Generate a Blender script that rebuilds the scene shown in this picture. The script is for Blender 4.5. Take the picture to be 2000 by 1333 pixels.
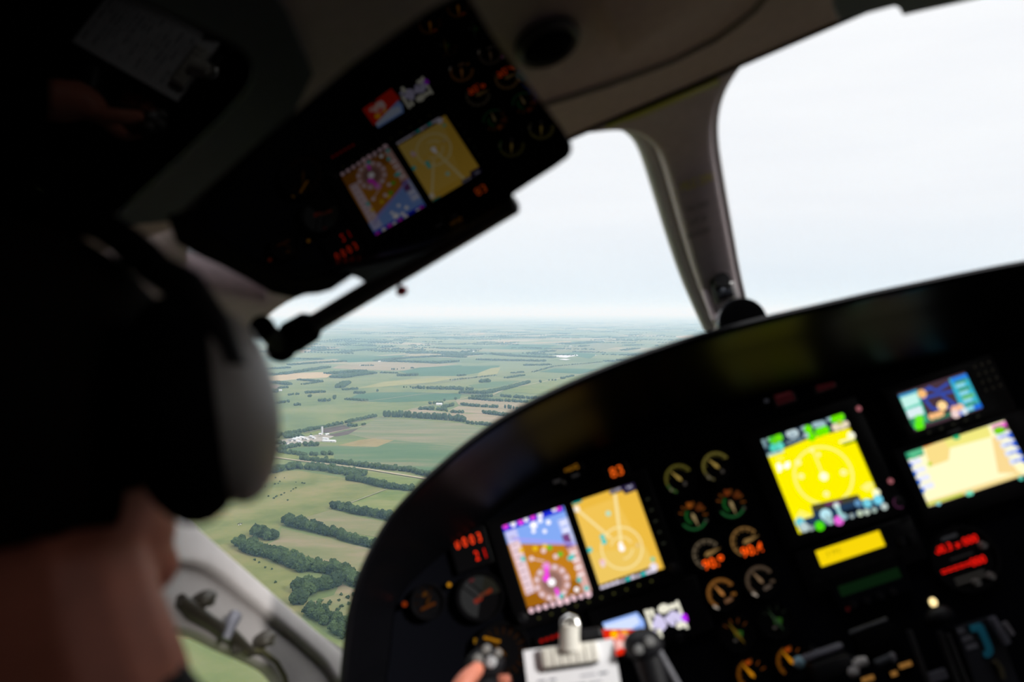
import bpy, bmesh, math, random
from mathutils import Vector, Matrix

# ---------------------------------------------------------------- camera, sky, light, exposure
for o in list(bpy.data.objects):
    bpy.data.objects.remove(o)
S = bpy.context.scene
COL = S.collection
FPX = 1555.6
PITCH = math.radians(2.08)
cam_d = bpy.data.cameras.new('camera')
cam_d.sensor_width = 36.0
cam_d.lens = 36.0 * FPX / 2000.0
cam_d.clip_start = 0.02
cam_d.clip_end = 200000
cam_d.dof.use_dof = True
cam_d.dof.focus_distance = 1500
cam_d.dof.aperture_fstop = 3.4
cam = bpy.data.objects.new('camera', cam_d)
COL.objects.link(cam)
cam.rotation_euler = (math.pi / 2 - PITCH, 0, 0)
S.camera = cam

S.view_settings.view_transform = 'Standard'
S.view_settings.look = 'None'
S.view_settings.exposure = 0.0
S.view_settings.gamma = 1.0
S.view_settings.use_curve_mapping = False
S.cycles.use_denoising = True
S.cycles.max_bounces = 8
S.cycles.diffuse_bounces = 4
S.cycles.glossy_bounces = 4
S.cycles.transparent_max_bounces = 16
S.cycles.volume_bounces = 0
S.cycles.sample_clamp_indirect = 6.0


def build_world():
    w = bpy.data.worlds.new('overcast_sky')
    S.world = w
    w.use_nodes = True
    nt = w.node_tree
    nt.nodes.clear()
    out = nt.nodes.new('ShaderNodeOutputWorld')
    bg = nt.nodes.new('ShaderNodeBackground')
    tc = nt.nodes.new('ShaderNodeTexCoord')
    sep = nt.nodes.new('ShaderNodeSeparateXYZ')
    ramp = nt.nodes.new('ShaderNodeValToRGB')
    mp = nt.nodes.new('ShaderNodeMapping')
    mp.inputs['Scale'].default_value = (1.2, 1.2, 7.0)
    mp.inputs['Rotation'].default_value = (0.0, 0.12, 0.3)
    nz = nt.nodes.new('ShaderNodeTexNoise')
    nz.inputs['Scale'].default_value = 1.7
    nz.inputs['Detail'].default_value = 4.0
    nr = nt.nodes.new('ShaderNodeValToRGB')
    nr.color_ramp.elements[0].position = 0.3
    nr.color_ramp.elements[0].color = (0.93, 0.935, 0.955, 1)
    nr.color_ramp.elements[1].position = 0.62
    nr.color_ramp.elements[1].color = (1.0, 1.0, 1.0, 1)
    mix = nt.nodes.new('ShaderNodeMix')
    mix.data_type = 'RGBA'
    mix.blend_type = 'MULTIPLY'
    mix.inputs['Factor'].default_value = 1.0
    e = ramp.color_ramp.elements
    e[0].position = 0.0
    e[0].color = (0.76, 0.85, 0.93, 1)
    e[1].position = 1.0
    e[1].color = (3.0, 3.0, 3.05, 1)
    k = ramp.color_ramp.elements.new(0.40)
    k.color = (1.02, 1.02, 1.03, 1)
    k = ramp.color_ramp.elements.new(0.12)
    k.color = (0.92, 0.94, 0.975, 1)
    L = nt.links.new
    L(tc.outputs['Generated'], sep.inputs[0])
    L(sep.outputs['Z'], ramp.inputs[0])
    L(tc.outputs['Generated'], mp.inputs[0])
    L(mp.outputs[0], nz.inputs['Vector'])
    L(nz.outputs['Fac'], nr.inputs[0])
    L(ramp.outputs[0], mix.inputs['A'])
    L(nr.outputs[0], mix.inputs['B'])
    L(mix.outputs['Result'], bg.inputs['Color'])
    bg.inputs['Strength'].default_value = 1.0
    L(bg.outputs[0], out.inputs['Surface'])


build_world()
sun_d = bpy.data.lights.new('sun', 'SUN')
sun_d.energy = 4.0
sun_d.angle = math.radians(7)
sun_d.color = (1.0, 0.97, 0.92)
sun = bpy.data.objects.new('sun', sun_d)
COL.objects.link(sun)

# ---------------------------------------------------------------- frames: cockpit (x across, y forward, z up) sits banked in the world
RM = ((0.9471608296388482, 0.3060535191116286, 0.09600836545434752),
      (-0.3201164277617342, 0.9208638073085539, 0.2225653186510182),
      (-0.02029372994040122, -0.2415390068468256, 0.970178886956701))
TV = (-0.01488892048867979, 0.2842643630841653, 1.2208664981782207)
GROUND = -300.0
CW = Matrix(((1, 0, 0), (0, -math.sin(PITCH), math.cos(PITCH)), (0, -math.cos(PITCH), -math.sin(PITCH))))  # lens axes -> world
RP = Matrix(RM)
SW = Matrix(((1, 0, 0), (0, 0, -1), (0, 1, 0)))       # cockpit -> board axes (x, down, in)
M3 = CW @ RP @ SW
M = M3.to_4x4()
M.translation = CW @ Vector(TV)
MI = M.inverted()
EYE = MI @ Vector((0, 0, 0))
# sun aimed in through the added starboard port to brighten clipboard and window post
sun.rotation_euler = (M3 @ Vector((0.80, -0.58, 0.13))).to_track_quat('Z', 'Y').to_euler()


def ray_w(px, py):
    return CW @ Vector(((px - 1000) / FPX, (py - 666.5) / FPX, 1.0))


def ray_c(px, py):
    return MI.to_3x3() @ ray_w(px, py)


def at(px, py, D):
    """cockpit point D metres deep along the sight line of a photograph point"""
    return EYE + ray_c(px, py) * D


def on(px, py, n, d):
    """cockpit point where that sight line meets the plane n.p = d"""
    r = ray_c(px, py)
    n = Vector(n)
    return EYE + r * ((d - n.dot(EYE)) / n.dot(r))


def cz(px, py, y=0.0):
    return on(px, py, (0, 1, 0), y)


def gnd(px, py):
    r = ray_w(px, py)
    k = GROUND / r.z
    return Vector((r.x * k, r.y * k, GROUND))


# ---------------------------------------------------------------- materials
MATS = {}


def lin(c):
    c = c / 255.0
    return c / 12.92 if c <= 0.04045 else ((c + 0.055) / 1.055) ** 2.4


def mat(name, col, rough=0.6, metal=0.0, ior=1.45, var=0.12, scale=60.0, bump=0.0, coord='Object', coat=0.0):
    if name in MATS:
        return MATS[name]
    m = bpy.data.materials.new(name)
    m.use_nodes = True
    nt = m.node_tree
    b = nt.nodes['Principled BSDF']
    tc = nt.nodes.new('ShaderNodeTexCoord')
    nz = nt.nodes.new('ShaderNodeTexNoise')
    nz.inputs['Scale'].default_value = scale
    nz.inputs['Detail'].default_value = 4
    rp = nt.nodes.new('ShaderNodeValToRGB')
    rp.color_ramp.elements[0].position = 0.3
    rp.color_ramp.elements[1].position = 0.7
    rp.color_ramp.elements[0].color = tuple(c * (1 - var) for c in col) + (1,)
    rp.color_ramp.elements[1].color = tuple(min(1, c * (1 + var)) for c in col) + (1,)
    nt.links.new(tc.outputs[coord], nz.inputs['Vector'])
    nt.links.new(nz.outputs['Fac'], rp.inputs[0])
    nt.links.new(rp.outputs[0], b.inputs['Base Color'])
    b.inputs['Roughness'].default_value = rough
    b.inputs['Metallic'].default_value = metal
    b.inputs['IOR'].default_value = ior
    b.inputs['Coat Weight'].default_value = coat
    if bump:
        bp = nt.nodes.new('ShaderNodeBump')
        bp.inputs['Strength'].default_value = bump
        bp.inputs['Distance'].default_value = 0.002
        nt.links.new(nz.outputs['Fac'], bp.inputs['Height'])
        nt.links.new(bp.outputs[0], b.inputs['Normal'])
    MATS[name] = m
    return m


def em(r, g, b, s=1.0):
    """a lit colour of a screen, lamp or backlit dial, given as a display colour"""
    name = 'lit_%d_%d_%d_%d' % (r, g, b, round(s * 100))
    if name in MATS:
        return MATS[name]
    m = bpy.data.materials.new(name)
    m.use_nodes = True
    nt = m.node_tree
    nt.nodes.clear()
    o = nt.nodes.new('ShaderNodeOutputMaterial')
    e = nt.nodes.new('ShaderNodeEmission')
    e.inputs['Color'].default_value = (lin(r), lin(g), lin(b), 1)
    e.inputs['Strength'].default_value = s
    nt.links.new(e.outputs[0], o.inputs['Surface'])
    MATS[name] = m
    return m


def glass_mat():
    m = bpy.data.materials.new('window_glass')
    m.use_nodes = True
    nt = m.node_tree
    nt.nodes.clear()
    o = nt.nodes.new('ShaderNodeOutputMaterial')
    t = nt.nodes.new('ShaderNodeBsdfTransparent')
    t.inputs['Color'].default_value = (0.985, 0.99, 0.99, 1)
    nt.links.new(t.outputs[0], o.inputs['Surface'])
    return m


BLACK = mat('black_plastic', (0.009, 0.009, 0.011), 0.45, ior=1.35)
PANELM = mat('panel_paint', (0.0040, 0.0043, 0.0068), 0.7, ior=1.1, var=0.1, scale=300)
BEZEL = mat('bezel_black', (0.004, 0.004, 0.005), 0.4, ior=1.3)
HOODM = mat('glareshield_black', (0.003, 0.003, 0.004), 0.30, ior=1.2, var=0.2, scale=200)
VISORM = mat('dark_acrylic', (0.0012, 0.0012, 0.0014), 0.012, ior=1.37, var=0.0)
LINER = mat('headliner', (0.50, 0.375, 0.36), 0.85, var=0.07, scale=90, bump=0.1)
TRIMW = mat('pale_trim', (0.50, 0.465, 0.46), 0.5, var=0.04, scale=40)
POSTM = mat('post_trim', (0.66, 0.56, 0.58), 0.55, var=0.05, scale=80)
GREY = mat('grey_plastic', (0.22, 0.21, 0.20), 0.5)
CHROME = mat('chrome', (0.75, 0.74, 0.72), 0.22, metal=1.0, var=0.03)
WHITE = mat('white_paint', (0.72, 0.71, 0.69), 0.5, var=0.03)
PAPER = mat('paper', (0.88, 0.88, 0.92), 0.8, var=0.02)
INK = mat('ink', (0.16, 0.17, 0.22), 0.8)
SKIN = mat('skin', (0.62, 0.20, 0.125), 0.5, var=0.10, scale=45, bump=0.08)
HAIR = mat('dark_hair', (0.006, 0.004, 0.003), 0.7, ior=1.15, var=0.4, scale=300)
SHIRT = mat('dark_shirt', (0.008, 0.008, 0.010), 0.9, var=0.2, scale=400)
RUBBER = mat('black_rubber', (0.003, 0.003, 0.0035), 0.8, ior=1.06)
GLASS = glass_mat()


# ---------------------------------------------------------------- mesh building
class MB:
    def __init__(self):
        self.v, self.f, self.m, self.mats = [], [], [], []

    def mi(self, m):
        if m not in self.mats:
            self.mats.append(m)
        return self.mats.index(m)

    def add(self, vs, fs, m):
        b = len(self.v)
        self.v += [tuple(v) for v in vs]
        k = self.mi(m)
        for f in fs:
            self.f.append([b + i for i in f])
            self.m.append(k)
        return self

    def face(self, pts, m):
        return self.add(pts, [list(range(len(pts)))], m)

    def box(self, c, s, m, rot=None, bevel=0.0):
        bm = bmesh.new()
        bmesh.ops.create_cube(bm, size=1.0)
        for v in bm.verts:
            v.co = Vector((v.co.x * s[0], v.co.y * s[1], v.co.z * s[2]))
        if bevel:
            bmesh.ops.bevel(bm, geom=list(bm.edges), offset=bevel, segments=2, affect='EDGES', profile=0.5)
        R = rot if rot is not None else Matrix.Identity(3)
        c = Vector(c)
        bm.verts.index_update()
        self.add([R @ v.co + c for v in bm.verts], [[v.index for v in f.verts] for f in bm.faces], m)
        bm.free()
        return self

    def tube(self, pts, r, m, n=12, caps=True, closed=False):
        pts = [Vector(p) for p in pts]
        k = len(pts)
        rs = r if isinstance(r, (list, tuple)) else [r] * k
        vs, fs = [], []
        up = None
        for i, p in enumerate(pts):
            a = pts[(i - 1) % k] if (i > 0 or closed) else pts[i]
            b = pts[(i + 1) % k] if (i < k - 1 or closed) else pts[i]
            t = (b - a).normalized()
            if up is None:
                up = Vector((0, 0, 1)) if abs(t.z) < 0.9 else Vector((1, 0, 0))
            u = (up - t * up.dot(t)).normalized()
            w = t.cross(u)
            up = u
            for j in range(n):
                q = 2 * math.pi * j / n
                vs.append(p + (u * math.cos(q) + w * math.sin(q)) * rs[i])
        for i in range(k if closed else k - 1):
            i2 = (i + 1) % k
            for j in range(n):
                j2 = (j + 1) % n
                fs.append([i * n + j, i * n + j2, i2 * n + j2, i2 * n + j])
        if caps and not closed:
            fs.append(list(range(n))[::-1])
            fs.append([(k - 1) * n + j for j in range(n)])
        return self.add(vs, fs, m)

    def cyl(self, a, b, r, m, n=20, r2=None):
        return self.tube([a, b], [r, r if r2 is None else r2], m, n)

    def ball(self, c, r, m, n=16, rot=None):
        r = r if isinstance(r, (list, tuple)) else (r, r, r)
        bm = bmesh.new()
        bmesh.ops.create_uvsphere(bm, u_segments=n, v_segments=max(6, n // 2), radius=1.0)
        bm.verts.index_update()
        R = rot if rot is not None else Matrix.Identity(3)
        c = Vector(c)
        self.add([R @ Vector((v.co.x * r[0], v.co.y * r[1], v.co.z * r[2])) + c for v in bm.verts],
                 [[v.index for v in f.verts] for f in bm.faces], m)
        bm.free()
        return self

    def lathe(self, prof, m, n=32, c=(0, 0, 0)):
        """profile of (radius, y) turned about the y axis"""
        vs, fs = [], []
        k = len(prof)
        for j in range(n):
            q = 2 * math.pi * j / n
            for r, y in prof:
                vs.append((c[0] + r * math.cos(q), c[1] + y, c[2] + r * math.sin(q)))
        for j in range(n):
            j2 = (j + 1) % n
            for i in range(k - 1):
                fs.append([j * k + i, j * k + i + 1, j2 * k + i + 1, j2 * k + i])
        return self.add(vs, fs, m)

    def arc(self, c, r0, r1, y, a0, a1, m, n=24):
        """flat ring sector facing aft; angles in degrees, clockwise from up"""
        vs, fs = [], []
        for j in range(n + 1):
            q = math.radians(a0 + (a1 - a0) * j / n)
            for r in (r0, r1):
                vs.append((c[0] + r * math.sin(q), y, c[2] + r * math.cos(q)))
        for j in range(n):
            fs.append([2 * j, 2 * j + 1, 2 * j + 3, 2 * j + 2])
        return self.add(vs, fs, m)

    def disc(self, c, r, y, m, n=16):
        return self.face([(c[0] + r * math.sin(2 * math.pi * j / n), y, c[2] + r * math.cos(2 * math.pi * j / n)) for j in range(n)], m)

    def rect(self, x0, z0, x1, z1, y, m):
        return self.face([(x0, y, z0), (x1, y, z0), (x1, y, z1), (x0, y, z1)], m)

    def strip(self, a, b, w, y, m):
        a, b = Vector((a[0], y, a[-1])), Vector((b[0], y, b[-1]))
        t = (b - a).normalized()
        n = Vector((-t.z, 0, t.x)) * w * 0.5
        return self.face([a + n, b + n, b - n, a - n], m)

    def text(self, s, c, size, m, y=0.0, align='CENTER', rot=0.0, extrude=0.0, sx=1.0):
        vs, fs = text_mesh(s, size, align, extrude)
        R = Matrix.Rotation(rot, 3, 'Y')
        self.add([R @ Vector((v[0] * sx, -v[2], v[1])) + Vector((c[0], y, c[-1])) for v in vs], fs, m)
        return self

    def build(self, name, parent=None, mw=None, smooth=False, label=None):
        me = bpy.data.meshes.new(name)
        me.from_pydata(self.v, [], self.f)
        for m in self.mats:
            me.materials.append(m)
        me.polygons.foreach_set('material_index', self.m)
        if smooth:
            me.polygons.foreach_set('use_smooth', [True] * len(me.polygons))
        me.update()
        if smooth:
            try:
                me.set_sharp_from_angle(angle=math.radians(38))
            except Exception:
                pass
        return link(name, me, parent, mw, label)


def link(name, me, parent=None, mw=None, label=None):
    o = bpy.data.objects.new(name, me)
    COL.objects.link(o)
    if parent is not None:
        o.parent = parent
    elif mw is not None:
        o.matrix_world = mw
    if label:
        o['label'] = label
    return o


def text_mesh(s, size, align='CENTER', extrude=0.0):
    cu = bpy.data.curves.new('t', 'FONT')
    cu.body = s
    cu.size = size
    cu.align_x = align
    cu.align_y = 'CENTER'
    cu.extrude = extrude
    cu.resolution_u = 3
    ob = bpy.data.objects.new('t', cu)
    me = bpy.data.meshes.new_from_object(ob)
    vs = [v.co.copy() for v in me.vertices]
    fs = [list(p.vertices) for p in me.polygons]
    bpy.data.objects.remove(ob)
    bpy.data.meshes.remove(me)
    bpy.data.curves.remove(cu)
    return vs, fs


def sheet(outer, holes, half, bevel, org, U, V, N, m, res=2):
    """a plate with holes, drawn flat in (u, v), given real thickness and eased edges"""
    from mathutils.geometry import tessellate_polygon
    loops = []
    for k, poly in enumerate([outer] + list(holes)):
        p = [Vector((q[0], q[1])) for q in poly]
        p = [q for i, q in enumerate(p) if (q - p[i - 1]).length > 1e-6]
        area = sum(p[i - 1].x * p[i].y - p[i].x * p[i - 1].y for i in range(len(p)))
        if (area > 0) != (k == 0):
            p.reverse()
        ins = []
        n = len(p)
        for i in range(n):
            e0, e1 = (p[i] - p[i - 1]).normalized(), (p[(i + 1) % n] - p[i]).normalized()
            n0, n1 = Vector((-e0.y, e0.x)), Vector((-e1.y, e1.x))
            b = n0 + n1
            b = n0 if b.length < 1e-4 else b / max(0.45, b.length_squared / 2)
            ins.append(b)
        loops.append((p, ins))
    H = half + bevel
    steps = [(bevel, H)] if bevel else [(0.0, H)]
    if bevel:
        for i in range(1, res + 1):
            q = math.pi / 2 * i / res
            steps.append((bevel * (1 - math.sin(q)), half + bevel * math.cos(q)))
    steps = steps + [(c, -z) for c, z in reversed(steps)]
    org, U, V, N = Vector(org), Vector(U), Vector(V), Vector(N)
    mb = MB()
    vs, fs, start = [], [], []
    for p, ins in loops:
        n = len(p)
        start.append(len(vs))
        for c, z in steps:
            for q, d in zip(p, ins):
                r = q + d * c
                vs.append(org + U * r.x + V * r.y + N * z)
        b = start[-1]
        for r in range(len(steps) - 1):
            for i in range(n):
                j = (i + 1) % n
                fs.append([b + r * n + i, b + (r + 1) * n + i, b + (r + 1) * n + j, b + r * n + j])
    flat = [[(q + d * steps[0][0]).to_3d() for q, d in zip(p, ins)] for p, ins in loops]
    idx = []
    for (p, ins), b in zip(loops, start):
        idx += [(b + i, b + (len(steps) - 1) * len(p) + i) for i in range(len(p))]
    for t in tessellate_polygon(flat):
        fs.append([idx[i][0] for i in t])
        fs.append([idx[i][1] for i in reversed(t)])
    return mb.add(vs, fs, m)


def tag(o, label, cat, group=None, kind=None):
    o['label'] = label
    o['category'] = cat
    if group:
        o['group'] = group
    if kind:
        o['kind'] = kind
    return o


def struct(o):
    o['kind'] = 'structure'
    return o


def thing(name, label, cat, loc=(0, 0, 0), rot=None, group=None):
    o = bpy.data.objects.new(name, None)
    o.empty_display_size = 0.02
    COL.objects.link(o)
    L = Matrix.Translation(Vector(loc))
    if rot is not None:
        L = L @ rot.to_4x4()
    o.matrix_world = M @ L
    tag(o, label, cat, group)
    return o


def spline(pts, n=6, closed=False):
    pts = [Vector(p) for p in pts]
    k = len(pts)
    out = []
    for i in range(k if closed else k - 1):
        p0 = pts[(i - 1) % k] if (closed or i > 0) else pts[i] * 2 - pts[i + 1]
        p1, p2 = pts[i], pts[(i + 1) % k]
        p3 = pts[(i + 2) % k] if (closed or i + 2 < k) else p2 * 2 - p1
        for j in range(n):
            t = j / n
            out.append(0.5 * ((2 * p1) + (p2 - p0) * t + (2 * p0 - 5 * p1 + 4 * p2 - p3) * t * t + (3 * p1 - p0 - 3 * p2 + p3) * t ** 3))
    if not closed:
        out.append(pts[-1])
    return out


# ================================================================ THE COUNTRY BELOW
def cA(x, y): return (500 + x / 4.9925, 780 + y / 4.9925)
def cB(x, y): return (360 + x / 4.04, 920 + y / 4.04)
def cC(x, y): return (500 + x / 5.0, 620 + y / 5.0)
def cD(x, y): return (850 + x / 3.636, 610 + y / 3.636)
def cE(x, y): return (680 + x / 5.0, 760 + y / 5.0)


CROP = {'A': cA, 'B': cB, 'C': cC, 'D': cD, 'E': cE}
GW = Matrix.Identity(4)
LANDK = 0.56


def land_mat(name, cols, scale, detail=6.0, stretch=(1, 1, 1), rotz=0.0, rough=0.95):
    """crop or pasture: noise between the plants' own colours, in world metres"""
    m = bpy.data.materials.new(name)
    m.use_nodes = True
    nt = m.node_tree
    b = nt.nodes['Principled BSDF']
    b.inputs['Roughness'].default_value = rough
    b.inputs['Specular IOR Level'].default_value = 0.05
    geo = nt.nodes.new('ShaderNodeNewGeometry')
    mp = nt.nodes.new('ShaderNodeMapping')
    mp.inputs['Scale'].default_value = stretch
    mp.inputs['Rotation'].default_value = (0, 0, rotz)
    nz = nt.nodes.new('ShaderNodeTexNoise')
    nz.inputs['Scale'].default_value = scale
    nz.inputs['Detail'].default_value = detail
    nz.inputs['Roughness'].default_value = 0.62
    rp = nt.nodes.new('ShaderNodeValToRGB')
    n = len(cols)
    while len(rp.color_ramp.elements) < n:
        rp.color_ramp.elements.new(0.5)
    for i, c in enumerate(cols):
        rp.color_ramp.elements[i].position = 0.36 + 0.28 * i / max(1, n - 1)
        rp.color_ramp.elements[i].color = (c[0] * LANDK, c[1] * LANDK, c[2] * LANDK, 1)
    L = nt.links.new
    L(geo.outputs['Position'], mp.inputs[0])
    L(mp.outputs[0], nz.inputs['Vector'])
    L(nz.outputs['Fac'], rp.inputs[0])
    L(rp.outputs[0], b.inputs['Base Color'])
    return m


def far_land_mat():
    """sections of farmland out to the horizon: a slightly skewed grid of fields with noise inside each"""
    m = land_mat('farmland', [(0.125, 0.17, 0.065), (0.17, 0.21, 0.075), (0.22, 0.235, 0.10)], 0.006)
    nt = m.node_tree
    b = nt.nodes['Principled BSDF']
    base = b.inputs['Base Color'].links[0].from_socket
    geo = [n for n in nt.nodes if n.type == 'NEW_GEOMETRY'][0]
    L = nt.links.new
    mp = nt.nodes.new('ShaderNodeMapping')
    mp.inputs['Rotation'].default_value = (0, 0, math.radians(27))
    mp.inputs['Location'].default_value = (130, 60, 0)
    L(geo.outputs['Position'], mp.inputs[0])
    br = nt.nodes.new('ShaderNodeTexBrick')
    br.inputs['Color1'].default_value = (0, 0, 0, 1)
    br.inputs['Color2'].default_value = (1, 1, 1, 1)
    br.inputs['Mortar'].default_value = (0.5, 0.5, 0.5, 1)
    br.inputs['Scale'].default_value = 1.0
    br.inputs['Mortar Size'].default_value = 0.0
    br.inputs['Brick Width'].default_value = 640.0
    br.inputs['Row Height'].default_value = 410.0
    br.offset = 0.37
    L(mp.outputs[0], br.inputs['Vector'])
    rp = nt.nodes.new('ShaderNodeValToRGB')
    cr = rp.color_ramp
    cr.interpolation = 'CONSTANT'
    cols = [(0.0, (0.14, 0.19, 0.09)), (0.2, (0.22, 0.25, 0.12)), (0.38, (0.10, 0.165, 0.085)), (0.52, (0.28, 0.27, 0.16)),
            (0.62, (0.17, 0.22, 0.11)), (0.74, (0.36, 0.32, 0.21)), (0.84, (0.20, 0.24, 0.13)), (0.93, (0.44, 0.38, 0.27))]
    while len(cr.elements) < len(cols):
        cr.elements.new(0.5)
    for e, (p, c) in zip(cr.elements, cols):
        e.position = p
        e.color = (c[0] * LANDK, c[1] * LANDK, c[2] * LANDK, 1)
    L(br.outputs['Color'], rp.inputs[0])
    # the near pastures are open grass; the grid of crops begins beyond the farm
    sep = nt.nodes.new('ShaderNodeSeparateXYZ')
    L(geo.outputs['Position'], sep.inputs[0])
    mr = nt.nodes.new('ShaderNodeMapRange')
    mr.inputs['From Min'].default_value = 3300
    mr.inputs['From Max'].default_value = 4300
    mr.inputs['To Max'].default_value = 0.85
    L(sep.outputs['Y'], mr.inputs['Value'])
    mx = nt.nodes.new('ShaderNodeMix')
    mx.data_type = 'RGBA'
    L(mr.outputs[0], mx.inputs['Factor'])
    L(base, mx.inputs['A'])
    L(rp.outputs[0], mx.inputs['B'])
    L(mx.outputs['Result'], b.inputs['Base Color'])
    return m


mb = MB()
mb.face([(-70000, -3000, GROUND), (70000, -3000, GROUND), (70000, 75000, GROUND), (-70000, 75000, GROUND)], far_land_mat())
struct(mb.build('ground', mw=GW))

A30 = math.radians(31)
LAND = {
    'pasture': land_mat('pasture', [(0.135, 0.165, 0.048), (0.205, 0.213, 0.072), (0.265, 0.235, 0.10)], 0.011),
    'bright': land_mat('bright_pasture', [(0.135, 0.185, 0.05), (0.185, 0.22, 0.065), (0.235, 0.245, 0.09)], 0.012, stretch=(1, 2.2, 1), rotz=A30),
    'drygreen': land_mat('grazed_crop', [(0.15, 0.19, 0.09), (0.205, 0.215, 0.115), (0.27, 0.235, 0.15)], 0.010, stretch=(0.45, 2.0, 1), rotz=A30),
    'green': land_mat('green_crop', [(0.085, 0.155, 0.068), (0.11, 0.175, 0.078), (0.20, 0.205, 0.11)], 0.009, stretch=(0.5, 2.0, 1), rotz=A30),
    'teal': land_mat('blue_green_crop', [(0.055, 0.13, 0.062), (0.07, 0.145, 0.07), (0.085, 0.155, 0.075)], 0.006),
    'tan': land_mat('dry_grass', [(0.175, 0.19, 0.08), (0.225, 0.215, 0.105), (0.29, 0.235, 0.145)], 0.014, stretch=(0.6, 1.6, 1), rotz=A30),
    'pinktan': land_mat('mown_field', [(0.26, 0.235, 0.13), (0.32, 0.26, 0.165), (0.37, 0.29, 0.20)], 0.010, stretch=(0.5, 2, 1), rotz=A30),
    'gold': land_mat('ripe_crop', [(0.27, 0.21, 0.085), (0.31, 0.245, 0.11), (0.20, 0.21, 0.09)], 0.018),
    'straw': land_mat('straw_field', [(0.44, 0.33, 0.19), (0.50, 0.38, 0.225)], 0.008),
    'soil': land_mat('bare_soil', [(0.085, 0.055, 0.045), (0.125, 0.085, 0.07)], 0.03),
    'brown': land_mat('worked_soil', [(0.25, 0.19, 0.15), (0.30, 0.225, 0.175)], 0.02),
    'yellow': land_mat('yellow_grass', [(0.28, 0.27, 0.10), (0.33, 0.31, 0.13)], 0.008),
    'gravel': land_mat('gravel', [(0.40, 0.34, 0.22), (0.47, 0.40, 0.27)], 0.08),
    'track': land_mat('farm_track', [(0.26, 0.245, 0.15), (0.33, 0.30, 0.19)], 0.08),
    'water': land_mat('bright_water', [(0.74, 0.75, 0.78), (0.78, 0.79, 0.8)], 0.01, rough=0.3),
    'yard': land_mat('farm_yard', [(0.30, 0.27, 0.22), (0.42, 0.39, 0.34)], 0.04),
}
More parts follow.
